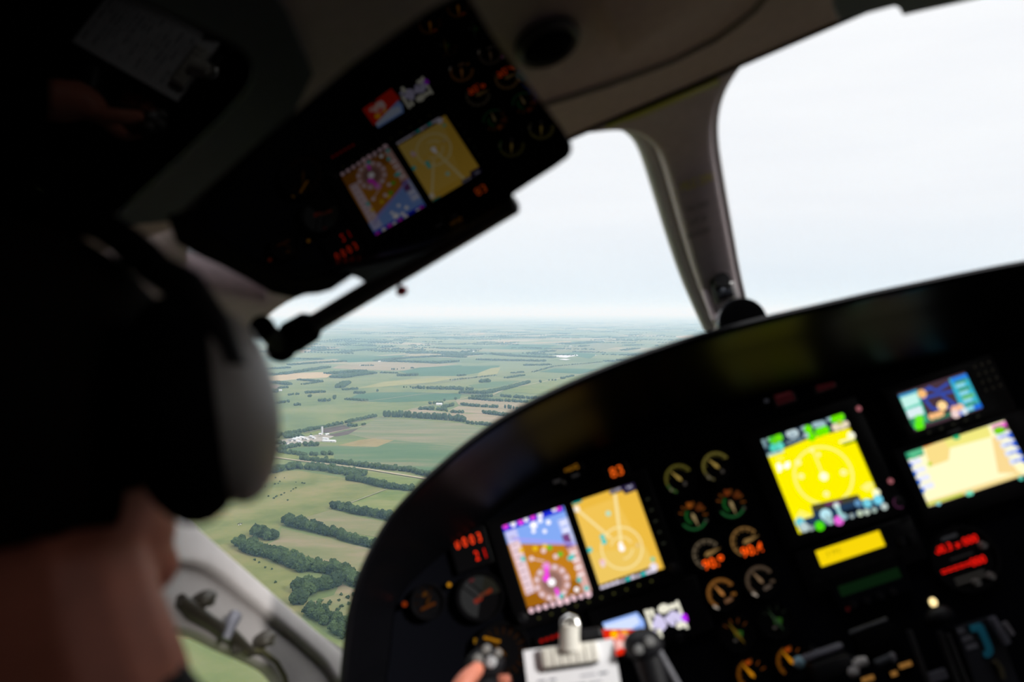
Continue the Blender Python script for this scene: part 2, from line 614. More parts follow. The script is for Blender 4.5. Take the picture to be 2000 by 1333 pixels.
FIELDS = [
    ('pasture', 'B', [(-500, 300), (300, 20), (900, 0), (1280, 60), (1590, 150), (1300, 260), (1150, 310), (950, 370), (760, 440), (640, 590), (900, 800), (980, 1040), (860, 1330), (-500, 1330)]),
    ('drygreen', 'A', [(1190, 180), (1996, 235), (2500, 345), (2150, 560), (1996, 470), (1350, 402), (1100, 385), (900, 345), (745, 362), (1000, 290)]),
    ('green', 'A', [(1350, 402), (1996, 470), (2150, 560), (1900, 690), (1700, 702), (1400, 660), (770, 602), (760, 545), (620, 545), (330, 530), (330, 490), (620, 440), (800, 455), (980, 465), (1180, 465)]),
    ('gold', 'A', [(800, 452), (1000, 402), (1150, 385), (1340, 402), (1180, 467), (980, 462)]),
    ('soil', 'A', [(652, 332), (652, 296), (860, 255), (935, 288), (760, 322)]),
    ('soil', 'A', [(700, 352), (830, 322), (1000, 285), (930, 330), (900, 345), (780, 368)]),
    ('yard', 'A', [(230, 400), (480, 365), (620, 345), (760, 362), (680, 410), (480, 430), (330, 450), (240, 430)]),
    ('bright', 'A', [(470, 340), (620, 305), (640, 330), (520, 362)]),
    ('brown', 'A', [(20, 450), (290, 460), (160, 540), (20, 545)]),
    ('bright', 'A', [(100, 540), (210, 525), (480, 560), (760, 550), (760, 600), (500, 612), (240, 575)]),
    ('bright', 'A', [(1040, 700), (1500, 775), (1830, 815), (1740, 900), (1560, 915), (1350, 865), (1210, 850), (1050, 765)]),
    ('brown', 'A', [(1570, 930), (1700, 880), (1800, 900), (1700, 945)]),
    ('bright', 'B', [(1590, 150), (1830, 190), (1900, 260), (1720, 410), (1500, 340), (1150, 275), (1300, 255), (1400, 205)]),
    ('tan', 'B', [(950, 372), (1150, 312), (1400, 372), (1720, 430), (1640, 545), (1300, 490), (1060, 445)]),
    ('tan', 'B', [(635, 592), (750, 540), (765, 455), (1000, 515), (1150, 545), (1560, 640), (1460, 820), (1240, 775), (1000, 695), (860, 625), (720, 645)]),
    ('tan', 'B', [(1230, 890), (1400, 965), (1330, 1100), (1200, 1200), (1000, 1090), (975, 1045), (1180, 985)]),
    ('pinktan', 'E', [(545, 225), (660, 195), (900, 225), (1180, 247), (1300, 242), (1820, 305), (1640, 392), (1350, 345), (1120, 318), (1000, 300), (700, 262)]),
    ('pinktan', 'E', [(1050, 115), (1170, 102), (1750, 142), (1930, 112), (2150, 100), (2100, 190), (1900, 236), (1500, 195), (1080, 158)]),
    ('pinktan', 'E', [(970, 218), (1080, 168), (1440, 192), (1950, 240), (1860, 300), (1310, 242)]),
    ('teal', 'C', [(870, 812), (1000, 752), (1170, 737), (1500, 735), (2010, 747), (1990, 800), (1800, 815), (1300, 832), (1050, 822)]),
    ('yellow', 'C', [(1000, 692), (1250, 632), (1520, 607), (1850, 587), (1910, 600), (1750, 632), (1500, 657), (1200, 682)]),
    ('straw', 'C', [(30, 604), (300, 550), (600, 538), (700, 540), (740, 562), (690, 590), (400, 606), (100, 632)]),
    ('brown', 'C', [(30, 650), (230, 665), (220, 695), (30, 712)]),
    ('pinktan', 'C', [(800, 472), (1200, 442), (1800, 458), (2010, 450), (1500, 522), (1250, 522), (1000, 512), (740, 500)]),
    ('teal', 'C', [(1400, 532), (1600, 492), (2010, 470), (2010, 575), (1600, 575)]),
    ('teal', 'C', [(780, 412), (1200, 382), (1500, 366), (1220, 430), (900, 442)]),
    ('green', 'C', [(1350, 435), (1600, 397), (1980, 402), (1970, 430), (1800, 440)]),
    ('pinktan', 'C', [(400, 322), (700, 290), (900, 290), (800, 302), (620, 327), (450, 350)]),
    ('teal', 'D', [(0, 430), (200, 385), (460, 380), (440, 402), (310, 432), (170, 452)]),
    ('yellow', 'D', [(310, 432), (400, 398), (465, 392), (440, 440), (300, 456)]),
    ('teal', 'D', [(740, 425), (850, 402), (1170, 405), (1050, 440)]),
    ('green', 'D', [(240, 520), (420, 495), (600, 490), (480, 530), (300, 545)]),
    ('bright', 'D', [(480, 560), (700, 502), (1000, 452), (1200, 462), (1150, 512), (1000, 562), (800, 592)]),
    ('pinktan', 'D', [(780, 602), (1020, 578), (940, 626), (800, 617)]),
    ('teal', 'D', [(780, 585), (960, 565), (1020, 577), (880, 592)]),
    ('straw', 'D', [(670, 217), (960, 208), (970, 214), (720, 221)]),
    ('straw', 'D', [(0, 166), (340, 152), (370, 158), (250, 164)]),
    ('straw', 'D', [(1680, 172), (1830, 165), (1840, 178), (1760, 187)]),
    ('straw', 'D', [(430, 210), (540, 208), (560, 215), (450, 221)]),
    ('teal', 'D', [(450, 262), (560, 228), (870, 231), (770, 266)]),
    ('drygreen', 'D', [(760, 276), (930, 245), (1150, 222), (1370, 231), (1100, 287), (900, 287)]),
    ('teal', 'D', [(850, 300), (1000, 286), (1150, 300), (1100, 330), (1010, 318)]),
    ('teal', 'D', [(1150, 430), (1390, 365), (1480, 400), (1250, 450)]),
]
for i, (k, c, pts) in enumerate(FIELDS):
    g = [gnd(*CROP[c](*p)) for p in pts]
    z = GROUND + 0.15 + 0.02 * i
    top = [(p.x, p.y, z) for p in g]
    mb = MB()
    mb.face(top, LAND[k])
    n = len(top)
    mb.add(top + [(p.x, p.y, GROUND - 0.5) for p in g], [[j, (j + 1) % n, n + (j + 1) % n, n + j] for j in range(n)], LAND[k])
    struct(mb.build('field', mw=GW))
for c, w, k, pts in [
    ('A', 7.5, 'gravel', [(-250, 505), (0, 546), (240, 580), (500, 615), (800, 650), (1100, 690), (1400, 740), (1800, 805), (2300, 905)]),
    ('A', 5, 'gravel', [(610, 365), (760, 325), (880, 300), (1000, 277), (1070, 256)]),
    ('A', 5, 'track', [(470, 335), (640, 295), (860, 250), (1000, 215), (1180, 180), (1280, 183)]),
    ('E', 5, 'gravel', [(330, 282), (520, 225), (660, 192), (800, 160), (1060, 112), (1200, 78)]),
    ('D', 9, 'gravel', [(400, 592), (500, 547), (750, 500), (900, 468), (1050, 440), (1390, 362), (1500, 340)]),
    ('D', 9, 'track', [(-200, 520), (0, 505), (300, 465), (560, 440), (850, 392), (1190, 360)]),
    ('D', 8, 'track', [(-600, 645), (-400, 625), (-100, 585), (0, 577), (170, 580), (420, 592), (460, 600)]),
    ('B', 3, 'track', [(1300, 262), (1450, 205), (1600, 148)]),
    ('D', 10, 'gravel', [(1220, 350), (1400, 355), (1600, 345)]),
    ('E', 5, 'track', [(-300, 30), (450, 30), (900, 40), (1200, 55)]),
]:
    g = [gnd(*CROP[c](*p)) for p in pts]
    mb = MB()
    L, R = [], []
    for i, p in enumerate(g):
        t = (g[min(i + 1, len(g) - 1)] - g[max(i - 1, 0)]).normalized()
        n = Vector((-t.y, t.x, 0)) * w * 0.5
        L.append((p.x + n.x, p.y + n.y, GROUND + 1.3))
        R.append((p.x - n.x, p.y - n.y, GROUND + 1.3))
    for i in range(len(g) - 1):
        mb.face([L[i], R[i], R[i + 1], L[i + 1]], LAND[k])
    struct(mb.build('road', mw=GW))
for pts in [[(820, 315), (870, 308), (930, 303), (1005, 303), (1018, 311), (960, 318), (930, 326), (860, 320)], [(875, 338), (915, 333), (962, 337), (930, 343)]]:
    g = [gnd(*cD(*p)) for p in pts]
    mb = MB()
    mb.face([(p.x, p.y, GROUND + 1.4) for p in g], LAND['water'])
    struct(mb.build('lake', mw=GW))

# ---------------------------------------------------------------- trees
random.seed(11)


def leaf_mat(name, dark, light):
    m = bpy.data.materials.new(name)
    m.use_nodes = True
    nt = m.node_tree
    b = nt.nodes['Principled BSDF']
    b.inputs['Roughness'].default_value = 0.9
    b.inputs['Specular IOR Level'].default_value = 0.1
    tc = nt.nodes.new('ShaderNodeTexCoord')
    oi = nt.nodes.new('ShaderNodeObjectInfo')
    nz = nt.nodes.new('ShaderNodeTexNoise')
    nz.inputs['Scale'].default_value = 0.8
    nz.inputs['Detail'].default_value = 5
    nz.inputs['Roughness'].default_value = 0.7
    ad = nt.nodes.new('ShaderNodeMath')
    ad.operation = 'MULTIPLY_ADD'
    ad.inputs[1].default_value = 0.28
    sb = nt.nodes.new('ShaderNodeMath')
    sb.operation = 'SUBTRACT'
    sb.inputs[1].default_value = 0.14
    rp = nt.nodes.new('ShaderNodeValToRGB')
    rp.color_ramp.elements[0].position = 0.3
    rp.color_ramp.elements[0].color = dark + (1,)
    rp.color_ramp.elements[1].position = 0.72
    rp.color_ramp.elements[1].color = light + (1,)
    L = nt.links.new
    L(tc.outputs['Object'], nz.inputs['Vector'])
    L(oi.outputs['Random'], ad.inputs[0])
    L(nz.outputs['Fac'], ad.inputs[2])
    L(ad.outputs[0], sb.inputs[0])
    L(sb.outputs[0], rp.inputs[0])
    L(rp.outputs[0], b.inputs['Base Color'])
    return m


LEAF = leaf_mat('tree_leaves', (0.007, 0.014, 0.005), (0.040, 0.064, 0.020))
BARK = mat('bark', (0.07, 0.055, 0.04), 0.9)


def blob(mb, c, r, sub, m, rnd, amp=0.22):
    bm = bmesh.new()
    bmesh.ops.create_icosphere(bm, subdivisions=sub, radius=1.0)
    bm.verts.index_update()
    ph = [rnd.uniform(0, 6.28) for _ in range(6)]
    vs = []
    for v in bm.verts:
        p = v.co
        k = 1 + amp * 1.25 * (math.sin(5 * p.x + ph[0]) * math.sin(4.3 * p.y + ph[1]) + 0.7 * math.sin(8.1 * p.z + ph[2]) * math.sin(7.2 * p.x + ph[3])) + rnd.uniform(-amp, amp) * 0.75
        vs.append((c[0] + p.x * r[0] * k, c[1] + p.y * r[1] * k, c[2] + p.z * r[2] * k))
    mb.add(vs, [[v.index for v in f.verts] for f in bm.faces], m)
    bm.free()


def tree_mesh(seed, h, w, n, sub):
    rnd = random.Random(seed)
    mb = MB()
    mb.tube([(0, 0, -0.5), (0.1, 0, h * 0.3), (0, 0.1, h * 0.6)], [0.35, 0.28, 0.12], BARK, 6)
    blob(mb, (0, 0, h * 0.55), (w * 0.36, w * 0.36, h * 0.38), sub, LEAF, rnd)
    for i in range(n):
        a = 2.399 * i + rnd.uniform(-0.4, 0.4)
        t = (i + 0.5) / n
        zz = h * (0.22 + 0.62 * t)
        rr = w * 0.36 * math.sqrt(max(0.05, 1 - (2 * t - 0.85) ** 2))
        s = w * rnd.uniform(0.17, 0.25)
        blob(mb, (rr * math.cos(a), rr * math.sin(a), zz), (s, s, s * 0.9), sub, LEAF, rnd, 0.25)
    ob = mb.build('tree', mw=GW, smooth=False)
    me = ob.data
    bpy.data.objects.remove(ob)
    return me


TREES = [tree_mesh(k, 12, 11, 11, 2) for k in range(5)]
POPLAR = [tree_mesh(20 + k, 15, 8.5, 9, 2) for k in range(2)]
BIG = [tree_mesh(30 + k, 16, 18, 22, 2) for k in range(3)]
BUSH = [tree_mesh(40 + k, 3.2, 4.2, 4, 1) for k in range(2)]

# rows traced along the foot of the trees: crop, points, height (m), rows deep, spacing (m), what the row is, meshes
ROWS = [
    ('B', [(425, 628), (560, 690), (640, 690), (830, 775), (930, 812), (1060, 805), (1200, 845), (1300, 910), (1400, 935), (1520, 975)], 13, 3, 7.0, 'in the thickest belt of trees, nearest the white window post', TREES),
    ('B', [(515, 520), (600, 540), (660, 560), (745, 545)], 12, 3, 7.0, 'in the round copse at the corner of the thick belt of trees', TREES),
    ('B', [(440, 610), (520, 585), (600, 575)], 11, 2, 7.5, 'between the round copse and the thick belt of trees', TREES),
    ('B', [(900, 1000), (1010, 985), (1080, 940), (1160, 960)], 16, 2, 13, 'large round tree in the clump standing above the white window post', BIG),
    ('B', [(835, 1040), (920, 1070), (960, 1040)], 15, 1, 12, 'large round tree touching the white window post below the big clump', BIG),
    ('B', [(920, 1130), (1000, 1170), (1090, 1220), (1170, 1290), (1250, 1340)], 10, 3, 8, 'in the low wood wedged between window post and hood', TREES),
    ('B', [(760, 425), (880, 460), (1040, 495)], 14, 2, 7, 'in the broad head of the hedgerow between two tan fields', TREES),
    ('B', [(1050, 500), (1150, 525), (1300, 575), (1450, 610), (1620, 650)], 11, 2, 7, 'in the thin tail of the hedgerow between two tan fields', TREES),
    ('B', [(1155, 300), (1280, 330), (1400, 358), (1480, 365)], 11, 2, 7, 'in the hedgerow above the upper tan field, outer half', TREES),
    ('B', [(1500, 370), (1560, 390), (1650, 410), (1760, 430)], 12, 2, 7, 'in the hedgerow above the upper tan field, half by the hood', TREES),
    ('A', [(885, 795), (1000, 815), (1100, 835), (1210, 865), (1350, 885), (1530, 905)], 11, 2, 7, 'in the row below the green strip beside the gravel road', TREES),
    ('A', [(-60, 765), (150, 730), (300, 695), (450, 685), (600, 700), (750, 725), (900, 755), (1040, 765)], 11, 4, 9, 'in the long wood along the near side of the gravel road', TREES),
    ('A', [(410, 595), (560, 612), (700, 625), (760, 632)], 9, 2, 7, 'in the hedge beyond the gravel road, farm end', TREES),
    ('A', [(790, 635), (900, 650), (1100, 675), (1300, 695), (1500, 715), (1600, 745), (1830, 800), (1900, 815)], 10, 2, 8, 'in the hedge beyond the gravel road, hood end', TREES),
    ('A', [(205, 522), (350, 543), (480, 562), (620, 550), (755, 550)], 8, 2, 8, '', TREES),
    ('A', [(230, 512), (320, 484), (450, 460), (600, 464)], 10, 2, 8, '', TREES),
    ('A', [(-50, 445), (150, 445), (290, 445)], 9, 2, 8, '', TREES),
    ('A', [(60, 400), (250, 380), (350, 385), (460, 372)], 10, 3, 9, '', TREES),
    ('A', [(120, 380), (300, 352), (480, 322), (640, 292), (850, 250)], 9, 2, 8, '', TREES),
    ('A', [(890, 240), (1050, 204), (1178, 176)], 9, 2, 8, '', TREES),
    ('A', [(880, 268), (985, 272)], 9, 2, 9, '', TREES),
    ('A', [(1040, 264), (1090, 252)], 7, 1, 9, '', TREES),
    ('A', [(430, 380), (560, 370)], 6, 1, 20, '', TREES),
    ('A', [(1655, 860), (1740, 850)], 10, 2, 9, '', TREES),
    ('A', [(670, 590), (690, 592)], 9, 1, 9, '', TREES),
    ('E', [(330, 277), (560, 282), (800, 298), (1000, 312), (1120, 327)], 17, 2, 8, '', POPLAR),
    ('E', [(1130, 338), (1350, 362), (1480, 380), (1600, 388)], 9, 2, 9, '', TREES),
    ('E', [(670, 208), (850, 208), (920, 217)], 10, 3, 10, '', TREES),
    ('E', [(790, 152), (920, 152)], 10, 2, 10, '', TREES),
    ('E', [(930, 192), (1050, 164)], 10, 2, 10, '', TREES),
    ('E', [(945, 226), (965, 226)], 9, 1, 10, '', TREES),
    ('E', [(1000, 238), (1130, 242)], 9, 2, 10, '', TREES),
    ('E', [(1080, 158), (1200, 173), (1440, 188), (1480, 190)], 9, 2, 9, '', TREES),
    ('E', [(1310, 243), (1500, 268), (1800, 293)], 11, 2, 9, '', TREES),
    ('E', [(1170, 103), (1400, 122), (1750, 137)], 10, 2, 10, '', TREES),
    ('E', [(1200, 82), (1410, 82)], 9, 2, 10, '', TREES),
    ('E', [(1490, 78), (1700, 97), (1920, 105)], 11, 2, 10, '', TREES),
    ('E', [(1520, 192), (1620, 202)], 13, 1, 10, '', POPLAR),
    ('E', [(1640, 212), (1740, 214)], 11, 2, 10, '', TREES),
    ('E', [(1760, 223), (1900, 230), (2000, 240)], 13, 2, 10, '', TREES),
    ('E', [(1080, 48), (1300, 48), (1400, 43), (1550, 6)], 11, 2, 12, '', TREES),
    ('E', [(940, 122), (960, 122)], 12, 1, 12, '', TREES),
    ('E', [(1030, 108), (1055, 108)], 12, 1, 12, '', TREES),
    ('C', [(1420, 690), (1530, 688)], 7, 1, 12, '', TREES),
    ('C', [(1530, 700), (1700, 704), (2000, 708)], 12, 2, 12, '', TREES),
    ('D', [(0, 550), (270, 556)], 12, 2, 12, '', TREES),
    ('D', [(170, 578), (350, 583), (480, 558), (600, 528), (680, 502)], 11, 2, 13, '', TREES),
    ('C', [(720, 592), (860, 597), (950, 582), (1100, 562), (1190, 552)], 12, 6, 16, '', TREES),
    ('C', [(760, 560), (900, 545), (1100, 535)], 11, 5, 16, '', TREES),
    ('C', [(1200, 548), (1370, 553)], 9, 2, 16, '', TREES),
    ('C', [(1380, 578), (1480, 577), (1590, 573)], 12, 3, 15, '', TREES),
    ('C', [(770, 692), (850, 645)], 12, 3, 13, '', TREES),
    ('C', [(310, 768), (440, 757)], 9, 2, 12, '', TREES),
    ('C', [(480, 747), (690, 737)], 9, 2, 14, '', TREES),
    ('C', [(500, 782), (545, 782)], 10, 2, 12, '', TREES),
    ('C', [(620, 828), (740, 822)], 11, 2, 12, '', TREES),
    ('C', [(740, 803), (775, 803)], 14, 1, 12, '', TREES),
    ('C', [(140, 857), (340, 832)], 9, 2, 11, '', TREES),
    ('C', [(380, 867), (450, 862)], 9, 2, 11, '', TREES),
    ('C', [(860, 807), (1060, 823)], 7, 2, 13, '', TREES),
    ('C', [(940, 748), (1060, 748)], 9, 2, 14, '', TREES),
    ('C', [(1170, 728), (1195, 728)], 9, 1, 12, '', TREES),
    ('C', [(860, 715), (1010, 705)], 8, 2, 15, '', TREES),
    ('C', [(100, 742), (215, 738)], 12, 3, 13, '', TREES),
    ('C', [(70, 645), (200, 650), (290, 665)], 10, 3, 13, '', TREES),
    ('C', [(225, 698), (325, 692)], 8, 2, 13, '', TREES),
    ('C', [(390, 618), (500, 625), (630, 638)], 9, 2, 14, '', TREES),
    ('C', [(460, 662), (620, 640)], 7, 1, 16, '', TREES),
    ('C', [(30, 575), (300, 562), (500, 532), (740, 492)], 11, 3, 18, '', TREES),
    ('C', [(60, 515), (350, 500)], 10, 3, 18, '', TREES),
    ('C', [(350, 472), (600, 452), (780, 442), (900, 437)], 10, 3, 20, '', TREES),
    ('C', [(350, 412), (640, 417)], 9, 3, 22, '', TREES),
    ('C', [(1220, 436), (1500, 443), (1800, 453), (1985, 437)], 12, 4, 20, '', TREES),
    ('C', [(1220, 434), (1500, 402), (1800, 388), (2010, 398)], 11, 4, 20, '', TREES),
    ('C', [(1500, 360), (1700, 355), (2010, 372)], 11, 6, 24, '', TREES),
    ('C', [(1020, 478), (1150, 478)], 9, 2, 18, '', TREES),
    ('C', [(1350, 517), (1385, 514)], 9, 2, 18, '', TREES),
    ('C', [(1500, 502), (1545, 502)], 9, 2, 18, '', TREES),
    ('C', [(850, 347), (1160, 314)], 10, 3, 26, '', TREES),
    ('C', [(620, 332), (800, 322)], 12, 5, 26, '', TREES),
    ('C', [(1050, 274), (1170, 270)], 9, 3, 32, '', TREES),
    ('C', [(630, 247), (850, 242)], 9, 4, 34, '', TREES),
    ('C', [(890, 232), (990, 230)], 9, 4, 34, '', TREES),
    ('C', [(1380, 250), (1440, 250)], 10, 4, 32, '', TREES),
    ('C', [(1470, 238), (1530, 236)], 10, 4, 32, '', TREES),
    ('C', [(1610, 265), (2010, 270)], 9, 4, 32, '', TREES),
    ('C', [(1660, 202), (2010, 207)], 9, 6, 44, '', TREES),
    ('C', [(1430, 505), (1460, 503)], 10, 1, 18, '', TREES),
    ('D', [(0, 322), (150, 317), (350, 303)], 12, 5, 24, '', TREES),
    ('D', [(400, 303), (560, 318), (700, 323), (830, 328)], 11, 5, 22, '', TREES),
    ('D', [(280, 342), (500, 348), (780, 353)], 11, 4, 20, '', TREES),
    ('D', [(630, 382), (710, 381)], 10, 3, 18, '', TREES),
    ('D', [(740, 382), (830, 377)], 10, 3, 18, '', TREES),
    ('D', [(0, 367), (170, 352)], 9, 3, 18, '', TREES),
    ('D', [(170, 457), (222, 452)], 9, 2, 15, '', TREES),
    ('D', [(335, 502), (395, 497)], 14, 2, 14, '', TREES),
    ('D', [(1200, 353), (1280, 353)], 10, 3, 20, '', TREES),
    ('D', [(1290, 347), (1500, 347)], 11, 4, 20, '', TREES),
    ('D', [(1340, 397), (1480, 392)], 10, 3, 18, '', TREES),
    ('D', [(1370, 304), (1480, 304)], 9, 3, 22, '', TREES),
    ('D', [(1220, 472), (1310, 477)], 12, 2, 15, '', TREES),
    ('D', [(900, 477), (925, 474)], 10, 1, 15, '', TREES),
    ('D', [(940, 467), (990, 457)], 9, 1, 15, '', TREES),
    ('D', [(740, 502), (752, 502)], 12, 1, 15, '', TREES),
    ('D', [(800, 488), (860, 488)], 7, 1, 15, '', TREES),
    ('D', [(520, 472), (640, 452)], 8, 2, 16, '', TREES),
    ('D', [(120, 487), (250, 472), (440, 452)], 6, 1, 18, '', TREES),
    ('D', [(550, 437), (640, 430)], 8, 2, 17, '', TREES),
    ('D', [(700, 430), (850, 387), (1190, 357)], 6, 1, 20, '', TREES),
    ('D', [(280, 234), (560, 230)], 9, 4, 36, '', TREES),
    ('D', [(940, 231), (1080, 224), (1200, 213)], 12, 6, 34, '', TREES),
    ('D', [(0, 186), (370, 182), (760, 190)], 11, 6, 50, '', TREES),
    ('D', [(1240, 181), (1480, 181)], 9, 4, 50, '', TREES),
    ('D', [(1070, 181), (1140, 181)], 9, 4, 50, '', TREES),
    ('D', [(0, 230), (200, 232)], 9, 4, 36, '', TREES),
    ('D', [(910, 247), (950, 247)], 10, 2, 28, '', TREES),
    ('D', [(690, 293), (780, 292)], 9, 2, 24, '', TREES),
    ('D', [(1360, 240), (1490, 237)], 11, 3, 30, '', TREES),
    ('D', [(1500, 297), (1650, 294)], 10, 3, 24, '', TREES),
    ('D', [(500, 171), (800, 161)], 10, 6, 56, '', TREES),
    ('D', [(900, 155), (980, 150)], 10, 5, 60, '', TREES),
    ('D', [(1500, 131), (1850, 121)], 10, 8, 80, '', TREES),
    ('D', [(1560, 241), (1592, 241)], 12, 2, 28, '', TREES),
    ('D', [(240, 282), (300, 280)], 12, 2, 26, '', TREES),
    ('D', [(1760, 240), (1840, 240)], 12, 2, 28, '', TREES),
]
spots = []
for c, pts, h, deep, gap, what, kinds in ROWS:
    if not what and gap > 12:
        gap, deep = gap * 0.62, int(math.ceil(deep * 1.5))
    g = [gnd(*CROP[c](*p)) for p in pts]
    for i in range(len(g) - 1):
        a, b = g[i], g[i + 1]
        d = b - a
        n = max(1, int(d.length / gap))
        t = d.normalized()
        q = Vector((-t.y, t.x, 0))
        if q.y < 0:
            q = -q
        for j in range(n):
            for r in range(deep):
                p = a + d * ((j + random.random() * 0.9) / n) + q * (gap * 0.85 * (r + random.uniform(-0.3, 0.3)) + h * 0.25)
                s = (h / (15.0 if kinds is POPLAR else 16.0 if kinds is BIG else 12.0)) * random.uniform(0.78, 1.16)
                spots.append((p.length, p, s, what, kinds, h))
spots.sort(key=lambda s: s[0])
# random hedges and shelter belts, further out than can be traced
far = []
rf = random.Random(5)
for i in range(270):
    y = 5500 * math.exp(rf.random() * 1.75)
    x = rf.uniform(-0.33, 0.28) * y
    a = math.radians(-27 + (90 if rf.random() < 0.3 else 0)) + rf.uniform(-0.05, 0.05)
    n = rf.randint(5, 16)
    g = 14 + y * 0.003
    for j in range(n):
        for r in range(rf.choice((1, 2, 2, 3))):
            far.append((Vector((x + math.cos(a) * g * j - math.sin(a) * g * r, y + math.sin(a) * g * j + math.cos(a) * g * r, GROUND)), rf.uniform(0.7, 1.15)))
NEAR = 0
rows_seen = {}
stuff = MB()
rs = random.Random(3)
ICO = {}


def ico(sub):
    if sub not in ICO:
        bm = bmesh.new()
        bmesh.ops.create_icosphere(bm, subdivisions=sub, radius=1.0)
        bm.verts.index_update()
        ICO[sub] = ([v.co.copy() for v in bm.verts], [[v.index for v in f.verts] for f in bm.faces])
        bm.free()
    return ICO[sub]


def far_tree(p, s, h, w, sub):
    vs, fs = ico(sub)
    for q in range(3 if sub > 1 else 1):
        cx, cy = p.x + rs.uniform(-.3, .3) * w * s * (q > 0), p.y + rs.uniform(-.3, .3) * w * s * (q > 0)
        hz = h * s * (0.5 if q == 0 else rs.uniform(.4, .75))
        k = 1.0 if q == 0 else 0.6
        out = []
        for v in vs:
            e = 1 + rs.uniform(-.2, .2)
            out.append((cx + v.x * w * .5 * s * k * e, cy + v.y * w * .5 * s * k * e, GROUND + max(0.0, hz + v.z * h * .5 * s * k * e)))
        stuff.add(out, fs, LEAF)


near_things = []
for d, p, s, what, kinds, h in spots:
    if what and NEAR < 300:
        NEAR += 1
        o = bpy.data.objects.new('tree', random.choice(kinds))
        COL.objects.link(o)
        o.location = (p.x, p.y, GROUND)
        o.rotation_euler = (0, 0, random.uniform(0, 6.28))
        o.scale = (s, s, s * random.uniform(0.9, 1.15))
        lab = what if what.startswith('large') else 'dark green tree ' + what
        tag(o, lab, 'tree', 'trees ' + (what.split(' in ')[-1] if what.startswith('large') else what))
    else:
        far_tree(p, s, 15 if kinds is POPLAR else 12, 8.5 if kinds is POPLAR else 11, 2 if d < 3600 else 1)
for p, s in far:
    far_tree(p, s, 11, 12 + p.y * 0.0012, 1)
o = stuff.build('distant_woodland', mw=GW)
tag(o, 'hedgerows, shelter belts and copses spread over the hazy plain beyond the farm', 'trees', kind='stuff')

# shrubs dotted over the grass
SH = [(600, 135), (640, 130), (715, 110), (740, 105), (755, 90), (790, 60), (880, 95), (948, 105), (930, 102), (860, 150), (880, 140), (842, 165), (790, 180), (730, 205), (705, 222), (722, 210), (765, 195), (665, 205), (550, 150), (720, 60), (815, 238)]
SL = [(640, 770), (692, 782), (720, 887), (840, 905), (590, 730), (555, 710)]
SR = [(1240, 987), (1290, 1012), (1220, 1032), (1060, 1052), (1080, 1042), (1140, 1062), (1152, 1050), (1232, 1080), (1245, 1077), (1212, 1117), (1340, 992), (1300, 1060)]
for lst, lab, grp in [(SH, 'small dark shrub on the hilly pasture below the long wood', 'shrubs on the hilly pasture'),
                      (SL, 'small dark shrub in the grass between the tree belt and the white window post', 'shrubs by the window post'),
                      (SR, 'dark bush dotted in the rough tan grass beside the hood', 'bushes in the rough grass')]:
    for x, y in lst:
        p = gnd(*cB(x, y))
        o = bpy.data.objects.new('shrub', random.choice(BUSH))
        COL.objects.link(o)
        k = random.uniform(0.7, 1.3) * (1.25 if lst is SR else 0.8)
        o.location = p
        o.rotation_euler = (0, 0, random.uniform(0, 6))
        o.scale = (k, k, k)
        tag(o, lab, 'shrub', grp)

# cattle in the pasture
HIDE = mat('cow_hide', (0.03, 0.025, 0.022), 0.8)
HIDEW = mat('pale_cow_hide', (0.6, 0.58, 0.55), 0.8)


def cow_mesh(m):
    mb = MB()
    mb.tube([(-1.1, 0, 1.15), (-0.95, 0, 1.05), (-0.3, 0, 0.98), (0.4, 0, 0.98), (0.8, 0, 1.1), (1.1, 0, 1.2), (1.35, 0, 1.25), (1.75, 0, 1.0)], [0.1, 0.36, 0.43, 0.44, 0.38, 0.24, 0.2, 0.1], m, 10)
    for x in (-0.8, 0.7):
        for y in (-0.22, 0.22):
            mb.tube([(x, y, 0.95), (x - 0.06, y, 0.5), (x, y, 0)], [0.16, 0.08, 0.07], m, 7)
    for y in (-1, 1):
        mb.tube([(1.3, 0.1 * y, 1.35), (1.25, 0.3 * y, 1.38)], [0.06, 0.03], m, 6)
    mb.tube([(-1.12, 0, 1.2), (-1.25, 0, 0.8), (-1.22, 0, 0.45)], [0.04, 0.03, 0.05], m, 6)
    ob = mb.build('cow', mw=GW, smooth=True)
    me = ob.data
    bpy.data.objects.remove(ob)
    return me


CM = [cow_mesh(HIDE), cow_mesh(HIDEW)]
for i, (x, y, r) in enumerate([(425, 425, 0.3), (436, 418, 1.6), (444, 430, 2.8), (436, 431, 4.0), (450, 422, 0.9), (430, 434, 5.1)]):
    o = bpy.data.objects.new('cow', CM[1 if i in (2, 5) else 0])
    COL.objects.link(o)
    o.location = gnd(*cB(x, y))
    o.rotation_euler = (0, 0, r)
    if i in (2, 5):
        tag(o, 'pale cow in the small herd on the open pasture', 'cow', 'pale cattle on the pasture')
    else:
        tag(o, 'dark cow in the small herd on the open pasture', 'cow', 'dark cattle on the pasture')

# farm buildings
WALLW = mat('white_wall', (0.42, 0.42, 0.42), 0.7, var=0.04, scale=0.5)
ROOFG = mat('pale_roof', (0.36, 0.375, 0.39), 0.5, var=0.05, scale=0.5)
ROOFD = mat('grey_roof', (0.15, 0.15, 0.155), 0.7, var=0.1, scale=0.5)
DOORM = mat('barn_door', (0.12, 0.13, 0.15), 0.7)


